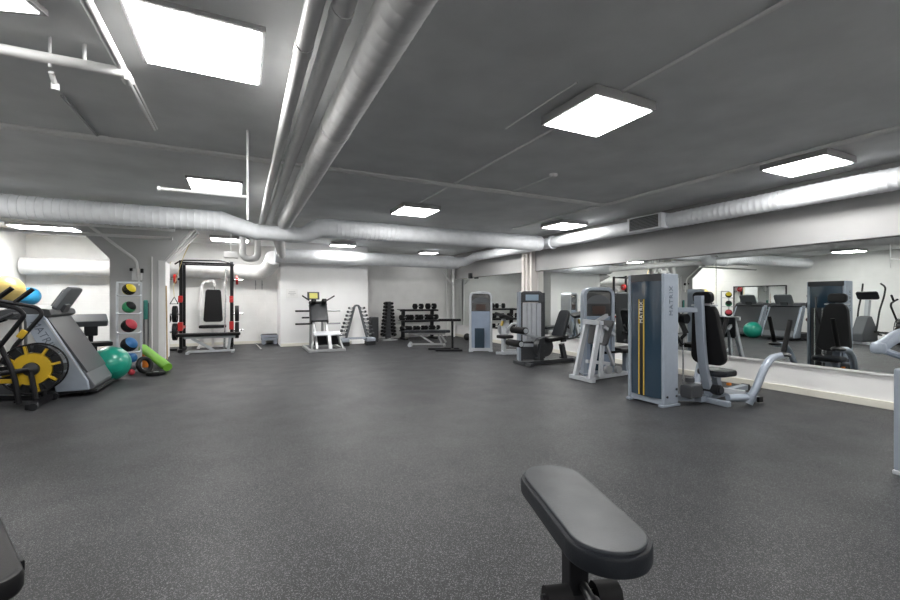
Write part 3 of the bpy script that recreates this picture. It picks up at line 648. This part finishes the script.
# ------------------------------------------------------------------ hack squat
t = thing('hack_squat', (1.77, 11.15, 0), 'hack squat machine with weight pegs and sloped black back pad before the white wall', 'gym machine')
f = MB()
f.beam((-.34, -.75, .04), (-.34, .55, .04), .07, .07); f.beam((.45, -.75, .04), (.45, .55, .04), .07, .07); f.beam((-.36, -.72, .04), (.48, -.72, .04), .07, .06); f.beam((-.36, .5, .04), (.48, .5, .04), .07, .06)
f.beam((-.17, -.65, .06), (-.17, .45, 1.15), .06, .07); f.beam((.13, -.65, .06), (.13, .45, 1.15), .06, .07); f.beam((-.17, .45, 1.15), (-.17, .52, .06), .06, .06, (1, 0, 0)); f.beam((.13, .45, 1.15), (.13, .52, .06), .06, .06, (1, 0, 0))
f.beam((.12, -.74, .06), (.12, -.55, .38), .07, .08, (1, 0, 0)); f.beam((-.30, -.7, .06), (-.2, -.3, .42), .05, .05); f.beam((.43, -.7, .06), (.36, -.3, .42), .05, .05)
f.build('frame', 'steel', t)
MB().box((.09, -.48, .43), (.64, .22, .035), (.35, 0, 0), bev=.01).build('foot_plate', 'silverl', t)
MB().box((.10, -.30, .26), (.60, .03, .26), (.2, 0, 0), bev=.01).build('kick_plate', 'dark', t)
MB().pad(None, (.50, .42, .08), cr=.04, bev=.02, mtx=axes((0, .55, .83), (1, 0, 0), (-.02, .05, .92))).build('back_pad', 'vinylg', t)
s = MB(); s.box((-.21, .12, .90), (.06, .12, .55), (-.5, 0, 0), bev=.01); s.box((.17, .12, .90), (.06, .12, .55), (-.5, 0, 0), bev=.01); s.box((-.02, .27, 1.18), (.44, .1, .08), bev=.02); s.build('carriage', 'rack', t)
for q in (-.15, .11): MB().pad((q, .12, 1.2), (.12, .26, .10), (-.4, 0, 0), cr=.04, bev=.025).build('shoulder_pad', 'vinyl', t)
for q, x0 in ((-1, -.22), (1, .18)):
    for z in (.97, .64): MB().cyl((x0, .18, z), (x0 + q * .36, .18, z), .022).build('plate_peg', 'rack' if q < 0 else 'steel', t)
MB().cyl((-.24, .2, .80), (-.42, .2, .80), .02).build('stop_lever', 'rack', t)
for q, x0 in ((-1, -.24), (1, .2)):
    h = MB(); h.cyl((x0, .2, 1.24), (x0 + q * .18, .12, 1.36), .017); h.build('handle', 'foam', t)
p = MB(); p.box((-.12, .34, 1.36), (.30, .03, .20), (-.2, 0, 0), bev=.006); po = p.build('sign_board', 'dgrey', t)
MB().box((-.12, .315, 1.36), (.20, .02, .14), (-.2, 0, 0), bev=.003).build('placard', 'lemon', po)
MB().beam((-.12, .36, 1.1), (-.12, .36, 1.3), .04, .04, (0, 1, 0)).build('sign_post', 'rack', t)

# ------------------------------------------------------------------ A frame dumbbell rack
AX, AY = 2.84, 11.72
t = thing('dumbbell_rack', (AX, AY, 0), 'A shaped grey rack of small dumbbells before the white wall block', 'rack')
f = MB(); f.sweep([(-.29, 0, .2), (-.055, .0, 1.10), (.055, 0, 1.10), (.29, 0, .2)], .05, .10, (0, 1, 0), fil=.09); f.build('arch', 'mgrey', t)
f = MB(); f.box((-.36, 0, .16), (.24, .42, .10), bev=.02); f.box((.36, 0, .16), (.24, .42, .10), bev=.02); f.box((0, .05, .19), (.6, .16, .05), bev=.01); f.build('base_tray', 'ledge', t)
for q in (-1, 1): MB().box((q * .36, 0, .055), (.26, .38, .11), bev=.02).build('foot', 'dark', t)
f = MB(); f.box((0, -.14, .10), (.36, .03, .10), bev=.01); f.build('base_panel', 'white', t)
for q in (-1, 1):
    cr_ = MB()
    for i in range(8):
        z = 1.03 - i * .103; x = q * (.10 + (1.0 - z) * .30); cr_.box((x + q * .05, 0, z - .034), (.09, .14, .012), bev=.003)
    cr_.build('cradle', 'mgrey', t)
first = None
for q, sd in ((-1, 'hack squat side'), (1, 'black box side')):
    for i in range(8):
        z = 1.03 - i * .103; x = q * (.115 + (1.0 - z) * .30) + q * .045
        if first is None: o = first = dumbbell('dumbbell', .036, .06, .08, ('dgrey', 'chrome'), 10)
        else: o = first.copy(); C.objects.link(o)
        o.location = (AX + x, AY, z); o.rotation_euler = (0, 0, 0 if i % 2 else 0)
        o.scale = (.85 + .05 * i,) * 3
        tag(o, f'small dumbbell on the {"bottom" if i == 7 else ORD[i]} peg of the A shaped rack, {sd}', 'dumbbell', 'small dumbbells on the A shaped rack')
mb = MB(); mb.box((3.56, 12.55, .38), (.22, .3, .72), bev=.02); bx = mb.build('speaker_cabinet', 'dgrey'); tag(bx, 'tall black box standing between the A shaped rack and the tower rack', 'box')
g = MB()
for i in range(5): g.box((3.48 + i * .04, 12.395, .38), (.008, .012, .62))
g.build('front_rib', 'black', bx)
for x in (-.08, .08): MB().box((3.56 + x, 12.55, .012), (.05, .24, .024)).build('foot', 'dark', bx)

# ------------------------------------------------------------------ tower rack of dumbbells
TX, TY = 4.08, 12.75
t = thing('dumbbell_rack', (TX, TY, 0), 'narrow vertical rack stacked with black dumbbells against the back wall', 'rack')
f = MB(); f.box((0, .03, .62), (.16, .10, 1.16), bev=.01); f.build('post', 'dgrey', t)
f = MB(); f.beam((-.24, -.2, .025), (.24, -.2, .025), .05, .05); f.beam((-.24, .2, .025), (.24, .2, .025), .05, .05); f.beam((0, -.22, .04), (0, .22, .04), .09, .06); f.build('base_frame', 'steel', t)
cr_ = MB()
for i in range(10):
    z = 1.14 - i * .108; wd = .10 + .008 * i
    cr_.box((0, .02, z - .05), (2 * wd + .06, .09, .012), bev=.003)
cr_.build('cradle', 'rack', t)
first = None
for q, sd in ((-1, 'A shaped rack side'), (1, 'three tier rack side')):
    for i in range(10):
        z = 1.148 - i * .108
        if first is None: o = first = dumbbell('dumbbell', .05, .075, .11)
        else: o = first.copy(); C.objects.link(o)
        s_ = .90 + .016 * i
        o.scale = (s_ * 1.15, s_, s_); o.rotation_euler = (0, 0, PI / 2); o.location = (TX + q * (.085 + .010 * i), TY - .01, z - .044 + .05 * s_ * .88)
        tag(o, f'black dumbbell on the {ORD[i]} tier of the narrow vertical rack, {sd}', 'dumbbell', 'black dumbbells on the vertical rack')

# ------------------------------------------------------------------ three tier dumbbell rack
RX, RY = 5.08, 12.72
t = thing('dumbbell_rack', (RX, RY, 0), 'black three tier rack holding round head dumbbells near the corner pole', 'rack')
for q in (-1, 1):
    u = MB(); u.beam((q * .50, .10, .03), (q * .50, .06, .96), .10, .10, (0, 1, 0)); u.build('upright', 'rack', t)
    u = MB(); u.beam((q * .50, -.30, .03), (q * .50, .28, .03), .09, .06); u.build('foot', 'rack', t)
for z, y in ((.94, .06), (.60, -.04), (.28, -.14)):
    s = MB(); s.box((0, y, z), (1.32, .30, .02), (.06, 0, 0), bev=.004); s.box((0, y - .145, z - .025), (1.32, .02, .05), bev=.004); s.build('shelf', 'rack', t)
first = None
def rdb(x, y, z, sc, label):
    global first
    if first is None: o = first = dumbbell('dumbbell', .085, .10, .13, ('rubber', 'steel'), 14)
    else: o = first.copy(); C.objects.link(o)
    o.location = (RX + x, RY + y, z + .085 * sc + .002); o.scale = (sc,) * 3; o.rotation_euler = (0, 0, .25); tag(o, label, 'dumbbell', 'round head dumbbells on the three tier rack')
rdb(.00, .04, .955, 1.05, 'round head dumbbell on the three tier rack top shelf, middle one')
rdb(.45, .04, .955, 1.1, 'round head dumbbell on the three tier rack top shelf, nearest the pole')
for i, x in enumerate((-.50, -.17, .16, .49)): rdb(x, -.06, .615, 1.0, f'round dumbbell on the three tier rack middle shelf, {["fourth", "third", "second", "first"][i]} from the corner pole')
for i, x in enumerate((-.54, -.27, 0, .27, .54)): rdb(x, -.16, .295, .82, f'round dumbbell on the three tier rack lowest shelf, {["fifth", "fourth", "third", "second", "first"][i]} from the corner pole')

# flat bench before it
t = thing('flat_bench', (4.50, 10.65, 0), 'black flat bench with grey wheeled legs before the three tier dumbbell rack', 'bench', -.42)
MB().pad((.02, 0, .40), (1.22, .27, .07), cr=.05, bev=.02).build('pad', 'vinylg', t)
f = MB(); f.beam((-.5, 0, .34), (.5, 0, .34), .06, .06); f.beam((-.42, 0, .05), (.45, 0, .05), .06, .05); f.beam((-.25, 0, .34), (.18, 0, .06), .05, .05); f.beam((.4, 0, .05), (.30, 0, .34), .06, .05, (1, 0, 0)); f.beam((.36, 0, .34), (.52, 0, .10), .05, .05)
for x in (-.42, .47): f.beam((x, -.24, .03), (x, .24, .03), .06, .05)
f.build('frame', 'steel', t)
w = MB(); w.cyl((-.46, -.26, .05), (-.46, -.20, .05), .05); w.cyl((-.46, .2, .05), (-.46, .26, .05), .05); w.build('wheel', 'silverl', t)
# T stand
t = thing('step_stand', (4.66, 9.42, 0), 'black T shaped stand with narrow top pad beside the arm curl machine', 'stand', -.42)
MB().pad((-.07, 0, .755), (.56, .16, .06), cr=.03, bev=.015).build('top_pad', 'vinyl', t)
MB().box((0, 0, .39), (.055, .055, .68), bev=.006).build('post', 'rack', t)
f = MB(); f.beam((-.6, .16, .025), (.18, .16, .025), .06, .05); f.beam((-.42, -.16, .025), (.24, -.16, .025), .06, .05); f.beam((0, -.16, .03), (0, .16, .03), .06, .05); f.build('base_frame', 'rack', t)
# round plate on the floor at the mirror
tag(MB().sphere((6.25, 11.6, .11), .11).build('medicine_ball', 'rubber'), 'small black ball on the floor below the far mirror', 'ball')

# ------------------------------------------------------------------ ball rack and floor toys by the column
bx_, by_ = -1.755, 8.98
t = thing('ball_rack', (bx_, by_, 0), 'slim tall silver rack holding medicine balls before the flared column', 'rack', .18)
for q in (-1, 1):
    MB().box((q * .165, .10, .79), (.035, .03, 1.54), bev=.004).build('upright', 'silverl', t)
f = MB(); f.beam((-.18, -.2, .02), (-.18, .2, .02), .04, .04); f.beam((.18, -.2, .02), (.18, .2, .02), .04, .04); f.beam((-.18, .1, .02), (.18, .1, .02), .04, .04); f.beam((-.165, .1, 1.55), (.165, .1, 1.55), .03, .03); f.build('base_frame', 'silverl', t)
ZB = (1.41, 1.11, .80, .48, .34, .12)
for z in (1.335, 1.03, .70, .375):
    h = MB(); h.tube([(-.165, .09, z), (-.14, -.12, z - .015), (.14, -.12, z - .015), (.165, .09, z)], .013, 8, fil=.05); h.build('ball_holder', 'silverl', t)
ca_, sa_ = math.cos(.18), math.sin(.18)
def medball(z, r, m, m2, label, dx=0, dy=-.04):
    mb = MB(); mb.sphere((0, 0, 0), r); mb.mi = 1
    mb.lathe([(r * 1.004 * math.sin(a), r * 1.004 * math.cos(a)) for a in [PI * (.33 + .017 * k) for k in range(21)]], 28, Euler((.5, .9, 0)).to_matrix().to_4x4())
    o = mb.build('medicine_ball', [m, m2]); o.location = (bx_ + dx * ca_ - dy * sa_, by_ + dx * sa_ + dy * ca_, z); return tag(o, label, 'medicine ball', 'medicine balls on the slim rack')
medball(1.43, .098, 'myel', 'rubber', 'yellow and black medicine ball on the top holder of the slim rack')
medball(1.128, .10, 'rubber', 'mgreen', 'black and green medicine ball second from the top of the slim rack')
medball(.81, .115, 'mred', 'rubber', 'red and black medicine ball in the middle of the slim rack')
medball(.488, .122, 'mblue', 'rubber', 'large blue and black medicine ball on the lowest holder of the slim rack')
medball(.262, .10, 'mblue', 'mblue', 'plain blue medicine ball wedged under the lowest rack holder', .02, -.05)
medball(.125, .085, 'mgr', 'mgr', 'grey medicine ball on the floor under the slim rack', .05, -.06)
def ball(loc, r, m, label, ribs=True, rot=(0, 0, 0)):
    pr = []
    for k in range(97):
        a = PI * k / 96; q = r + (.003 if ribs and k % 6 == 0 and 20 < k < 76 else 0); pr.append((q * math.sin(a), -q * math.cos(a)))
    o = MB().lathe(pr, 48).build('exercise_ball', m, ang=60); o.location = loc; o.rotation_euler = rot; return tag(o, label, 'exercise ball')
ball((-1.84, 8.22, .265), .262, 'green', 'large teal green exercise ball on the floor beside the treadmill', rot=(1.2, .2, .3))
def roller(p0, p1, r, m, label):
    p0, p1 = V(p0), V(p1); L = (p1 - p0).length
    o = MB().lathe([(.02, 0), (r * .95, 0), (r, .012), (r, L - .012), (r * .95, L), (.02, L)], 28).build('foam_roller', m); o.location = p0; o.rotation_euler = (p1 - p0).to_track_quat('Z', 'Y').to_euler(); return tag(o, label, 'foam roller')
roller((-1.66, 9.56, .36), (-1.17, 8.80, .078), .075, 'lime', 'long lime green foam roller sloping down from the orange roller to the floor')
roller((-1.40, 9.78, .072), (-1.24, 9.12, .072), .07, 'lime', 'lime green foam roller lying flat behind the sloping one')
roller((-1.615, 9.60, 0), (-1.615, 9.60, .27), .065, 'orange', 'short orange foam roller standing upright under the green roller')
t = tag(MB().tube([(.115 * math.cos(a), 0, .115 * math.sin(a)) for a in [2 * PI * k / 28 for k in range(28)]], .035, 12, closed=True).build('ring_weight', 'rubber'), 'black ring weight leaning by the slim ball rack foot', 'weight'); t.location = (-1.49, 8.72, .150); t.rotation_euler = (-.25, 0, .9)
plate((-1.30, 8.52, .03), (0, 0, 1), .14, .05, 'rubber', 'black weight plate lying flat beside the green foam roller')
tag(MB().sphere((-1.66, 8.66, .052), .05).build('massage_ball', 'mred'), 'tiny red massage ball on the floor between teal ball and ring weight', 'ball')
# things on the column
mb = MB(); mb.box((-1.95, 10.66, 1.77), (.17, .08, .24), bev=.01); b_ = mb.build('wall_bracket', 'white'); tag(b_, 'white bracket with black clamps on the column above the ball rack', 'bracket')
k = MB(); k.box((-2.04, 10.63, 1.87), (.05, .07, .06), bev=.008); k.box((-1.86, 10.63, 1.85), (.05, .07, .09), bev=.008); k.build('clamp', 'dark', b_)
mb = MB(); mb.tube([(-1.83, 10.655, .22), (-1.83, 10.655, 1.20), (-1.76, 10.655, 1.20), (-1.76, 10.655, .22)], .011, 8, fil=.03); tb = mb.build('resistance_tube', 'dgrey'); tag(tb, 'looped dark exercise tube hanging on the column face', 'exercise tube')
k = MB(); k.box((-1.80, 10.64, 1.05), (.075, .05, .40), bev=.02); k.build('sleeve', 'teal', tb)
k = MB(); k.cyl((-1.795, 10.70, 1.205), (-1.795, 10.62, 1.205), .012); k.build('hook', 'steel', tb)
mb = MB(); mb.cyl((-1.43, 10.66, 0), (-1.452, 10.69, 1.55), .014, seg=10); tag(mb.build('wooden_stick', 'tan'), 'tan wooden stick leaning upright on the column edge', 'stick')

# ------------------------------------------------------------------ treadmills
def treadmill(loc, label):
    t = thing('treadmill', loc, label, 'treadmill', 0, 'treadmills along the side wall')
    hw = .42
    d = MB(); d.box((-.15, 0, .13), (1.75, .62, .07), bev=.01)
    for q in (-1, 1): d.box((-.15, q * .36, .14), (1.8, .12, .14), bev=.03)
    d.box((-.15, 0, .055), (1.6, .7, .08)); d.build('deck', 'dgrey', t)
    MB().box((-.17, 0, .168), (1.66, .54, .008)).build('running_belt', 'rubber', t)
    h = MB(); h.poly([(.48, .07), (.92, .07), (.95, .13), (.84, .34), (.66, .36), (.5, .24)], 'xz', -hw, 2 * hw, bev=.025); h.build('motor_hood', 'mgrey', t)
    s = MB(); s.poly([(.44, .045), (.97, .045), (.97, .085), (.44, .085)], 'xz', -hw - .01, 2 * hw + .02, bev=.01); s.build('hood_skirt', 'dark', t)
    for q in (-1, 1):
        m_ = MB(); m_.poly([(.56, .08), (.90, .08), (.88, .20), (.44, 1.07), (.26, 1.07), (.30, .92), (.52, .40)], 'xz', q * (hw + .012) - .035, .07, bev=.016); mo = m_.build('mast', 'silver', t)
        if q < 0:
            lettering('MATRIX', .12, axes((.44, 0, -.87), (.87, 0, .44), (.45, -hw - .049, .80)), 'letter', mo)
            e = MB(); e.poly([(.845, .25), (.87, .22), (.475, 1.0), (.45, 1.0)], 'xz', -hw - .052, .006); e.build('accent_strip', 'silverl', mo)
    f = MB(); f.beam((.86, 0, .30), (.44, 0, 1.05), 2 * hw - .02, .03, (.87, 0, .44)); f.build('front_panel', 'dgrey', t)
    c = MB(); c.poly([(.0, 1.02), (.40, .99), (.52, 1.06), (.50, 1.13), (.28, 1.17), (.0, 1.12)], 'xz', -hw - .03, 2 * hw + .06, bev=.02); c.build('console_base', 'dgrey', t)
    s = MB(); s.pad(None, (.34, .50, .06), cr=.06, bev=.018, mtx=axes((.5, 0, .87), (0, 1, 0), (.55, 0, 1.27))); so = s.build('screen', 'mgrey', t)
    s = MB(); s.box((.50, 0, 1.15), (.10, .2, .12), (0, .4, 0), bev=.02); s.build('screen_neck', 'dgrey', t)
    MB().pad(None, (.26, .42, .01), cr=.02, bev=.003, mtx=axes((.5, 0, .87), (0, 1, 0), (.522, 0, 1.286))).build('display', 'glass', so)
    for q in (-1, 1):
        g = MB(); g.tube([(.30, q * (hw - .02), 1.08), (-.25, q * (hw - .02), 1.03), (-.42, q * (hw - .02), .95)], .026, 12, fil=.1); g.build('handrail', 'dgrey', t)
    for q in (-1, 1):
        MB().cyl((.78, q * .30 - .03, .035), (.78, q * .30 + .03, .035), .035).build('wheel', 'dark', t); MB().box((-.95, q * .3, .03), (.1, .08, .06)).build('foot', 'dark', t)
    return t
T1 = treadmill((-2.69, 7.48, 0), 'silver treadmill with grey console nearest the big teal ball and yellow bike')
T2 = copy_tree(T1); T2.location = (-3.10, 8.76, 0); T2['label'] = 'silver treadmill standing behind the first one near the alcove'

# ------------------------------------------------------------------ air bike with yellow fan
t = thing('exercise_bike', (-2.21, 6.66, 0), 'black exercise bike with yellow fan wheel before the treadmill', 'exercise bike')
ZC2, R = .445, .285
f = MB()
f.tube([(0, -.11, ZC2), (.05, -.11, .10)], .026, 10); f.tube([(0, .11, ZC2), (.05, .11, .10)], .026, 10)
f.beam((.05, -.3, .045), (.05, .3, .045), .07, .06); f.beam((-1.15, -.28, .045), (-1.15, .28, .045), .07, .06); f.beam((-1.15, 0, .09), (-.42, 0, .14), .06, .08); f.beam((-.42, 0, .14), (.05, 0, .09), .05, .06)
f.tube([(0, -.12, ZC2), (-.42, -.1, .40), (-.5, 0, .38)], .028, 10, fil=.06); f.tube([(0, .12, ZC2), (-.42, .1, .40), (-.5, 0, .38)], .028, 10, fil=.06)
f.beam((-.38, 0, .14), (-.52, 0, .95), .07, .10, (1, 0, 0)); f.beam((-.45, 0, .40), (-.95, 0, .62), .06, .08); f.beam((-.95, 0, .10), (-.88, 0, .85), .06, .07, (1, 0, 0)); f.beam((-.52, 0, .93), (-.25, 0, 1.04), .05, .06)
f.tube([(-.09, -.13, .06), (-.13, -.13, .40), (-.30, -.12, .86), (-.52, -.08, .95)], .026, 10, fil=.12)
f.build('frame', 'rack', t)
cg = MB()
for y in (-.085, .085):
    cg.tube([(R * math.cos(a), y, ZC2 + R * math.sin(a)) for a in [2 * PI * k / 40 for k in range(40)]], .010, 8, closed=True)
    for k in range(18):
        a = 2 * PI * k / 18; cg.cyl((.20 * math.cos(a), y, ZC2 + .20 * math.sin(a)), (R * math.cos(a), y, ZC2 + R * math.sin(a)), .0035, seg=6)
cg.build('fan_cage', 'rack', t)
yw = MB(); yw.lathe([(.05, -.08), (.185, -.08), (.185, .08), (.05, .08)], 40, Matrix.Translation((0, 0, ZC2)) @ Matrix.Rotation(PI / 2, 4, 'X'))
for k in range(8):
    a = 2 * PI * (k + .3) / 8; yw.beam((.17 * math.cos(a), -.075, ZC2 + .17 * math.sin(a)), (.265 * math.cos(a), -.075, ZC2 + .275 * math.sin(a)), .03, .03, (0, 1, 0))
yw.build('fan_wheel', 'yellow', t)
bl = MB()
for k in range(14):
    a = 2 * PI * k / 14; bl.box(((R - .05) * math.cos(a), 0, ZC2 + (R - .05) * math.sin(a)), (.085, .13, .085), (0, -a, 0))
bl.build('fan_blade', 'dark', t)
hb = MB(); hb.lathe([(.005, -.14), (.05, -.14), (.075, -.11), (.08, -.05), (.08, .05), (.075, .11), (.005, .14)], 28, Matrix.Translation((0, 0, ZC2)) @ Matrix.Rotation(PI / 2, 4, 'X')); hb.build('hub', 'dark', t)
for q in (-1, 1):
    l = MB(); l.tube([(-.30, q * .17, .30), (-.27, q * .2, .66), (.0, q * .24, 1.08), (-.06, q * .25, 1.16), (-.40, q * .27, 1.24)], .024, 12, fil=.08); lo = l.build('lever_arm', 'rack', t)
    g = MB(); g.cyl((-.28, q * .265, 1.205), (-.10, q * .26, 1.385), .025, seg=14); g.build('grip', 'foam', lo); MB().cyl((-.42, q * .27, 1.24), (-.52, q * .27, 1.265), .025).build('grip', 'foam', lo)
    p = MB(); p.beam((-.5, q * .12, .38), (-.5 + q * .1, q * .12, .38 - q * .13), .03, .04); p.box((-.5 + q * .1, q * .18, .38 - q * .13), (.10, .10, .03), bev=.006); p.build('pedal', 'dark', t)
y = MB(); y.box((-.30, -.10, .33), (.34, .02, .05), (0, .06, 0), bev=.008); y.cyl((-.30, -.11, .33), (-.30, -.12, .33), .022); y.build('chain_guard', 'yellow', t)
y = MB(); y.box((-.06, -.14, .86), (.06, .04, .10), (0, .6, 0), bev=.01); yo = y.build('bottle_holder', 'yellow', t)
c = MB(); c.box((-.22, 0, 1.06), (.16, .20, .03), (0, -.5, 0), bev=.01); c.build('console', 'dgrey', t)
s = MB(); s.pad((-.92, 0, .88), (.28, .24, .09), cr=.09, bev=.03); s.build('saddle', 'vinyl', t)
for q in (-1, 1): MB().cyl((.09, q * .30 - .02, .045), (.09, q * .30 + .02, .045), .042).build('wheel', 'dark', t)
pb = MB().sphere((-2.47, 6.975, .64), .06); pb.mi = 1
tag(pb.cyl((-2.47, 6.975, 0), (-2.47, 6.975, .59), .014).cyl((-2.47, 6.975, 0), (-2.47, 6.975, .02), .035).build('punch_ball', ['maroon', 'rack']), 'maroon ball on a short stand behind the yellow wheel', 'ball')

BK = t
B2 = copy_tree(BK); B2.location = (-2.95, 5.02, 0); B2['label'] = 'black exercise bike with yellow fan seen in the mirror beyond the cross trainer'
# ------------------------------------------------------------------ elliptical (seen in the mirror)
t = thing('elliptical_trainer', (-3.15, 5.66, 0), 'dark elliptical cross trainer beside the yellow fan bike, seen through the mirror', 'cross trainer', .1)
f = MB(); f.beam((-.85, 0, .05), (.8, 0, .05), .12, .08); f.beam((.72, -.3, .035), (.72, .3, .035), .08, .07); f.beam((-.8, -.25, .035), (-.8, .25, .035), .08, .07); f.beam((.5, 0, .08), (.32, 0, 1.25), .09, .12, (1, 0, 0)); f.build('frame', 'silverl', t)
h = MB(); h.poly([(.12, .08), (.85, .08), (.88, .30), (.62, .78), (.42, .80), (.15, .40)], 'xz', -.14, .28, bev=.04); h.build('drive_housing', 'mgrey', t)
c = MB(); c.pad(None, (.26, .50, .06), cr=.06, bev=.02, mtx=axes((.5, 0, .86), (0, 1, 0), (.36, 0, 1.38))); c.build('console', 'dark', t)
for q in (-1, 1):
    a = MB(); a.tube([(.42, q * .22, .35), (.30, q * .24, .95), (.12, q * .26, 1.35), (.05, q * .26, 1.62), (.16, q * .2, 1.72)], .022, 10, fil=.12); a.build('handle_arm', 'dark', t)
    p = MB(); p.beam((.42, q * .20, .36), (-.7, q * .17, .20), .05, .05); p.box((-.25, q * .18, .29), (.42, .16, .05), (0, -.13, 0), bev=.02); p.build('pedal', 'dark', t)

# ------------------------------------------------------------------ ball shelf in the alcove corner, preacher bench
t = thing('ball_shelf', (-4.2, 12.1, 0), 'metal shelf in the alcove corner holding gold and blue exercise balls', 'shelf')
s = MB(); s.box((0, 0, 1.115), (.7, 1.8, .03), bev=.005); s.build('shelf', 'mgrey', t)
for x in (-.32, .32):
    for y in (-.8, .8): MB().box((x, y, .55), (.04, .04, 1.1)).build('leg', 'mgrey', t)
ball((-4.27, 11.54, 1.433), .30, 'goldb', 'gold exercise ball on the alcove shelf')
ball((-4.3, 12.7, 1.333), .20, 'blueb', 'blue exercise ball on the alcove shelf beside the gold one')
t = thing('preacher_bench', (-2.72, 10.35, 0), 'grey padded preacher bench in the alcove behind the teal ball', 'bench', .35)
MB().pad((0, 0, .86), (.70, .28, .13), (.55, 0, 0), cr=.04, bev=.025).build('arm_pad', 'mgrey', t)
f = MB(); f.beam((.1, .05, .04), (.1, .05, .78), .07, .10, (0, 1, 0)); f.box((.1, .0, .66), (.2, .12, .2), bev=.02); f.beam((-.34, .1, .04), (-.34, .02, .82), .03, .03, (0, 1, 0)); f.beam((-.35, .1, .03), (.35, .1, .03), .06, .05); f.beam((.1, -.7, .03), (.1, .25, .03), .06, .05); f.beam((.1, -.55, .04), (.1, -.55, .4), .06, .06, (0, 1, 0)); f.build('frame', 'rack', t)
MB().pad((.1, -.55, .44), (.5, .3, .08), cr=.06, bev=.02).build('seat', 'vinyl', t)

# ------------------------------------------------------------------ world, camera
w = bpy.data.worlds.new('world'); bpy.context.scene.world = w; w.use_nodes = True
w.node_tree.nodes['Background'].inputs[0].default_value = (.5, .52, .55, 1); w.node_tree.nodes['Background'].inputs[1].default_value = .02
cam = bpy.data.cameras.new('camera'); co = bpy.data.objects.new('camera', cam); C.objects.link(co)
co.location = (0, 0, 1.25); co.rotation_euler = (PI / 2, 0, math.radians(-26)); cam.lens = 17.0; cam.sensor_width = 36; cam.clip_start = .02
sc = bpy.context.scene; sc.camera = co
sc.view_settings.view_transform = 'Standard'; sc.view_settings.look = 'None'; sc.view_settings.gamma = 1; sc.view_settings.use_curve_mapping = False
sc.view_settings.exposure = 0.28
sc.cycles.use_denoising = True; sc.cycles.max_bounces = 10; sc.cycles.diffuse_bounces = 6; sc.cycles.glossy_bounces = 6
sc.cycles.caustics_reflective = False; sc.cycles.caustics_refractive = False; sc.cycles.sample_clamp_indirect = 8
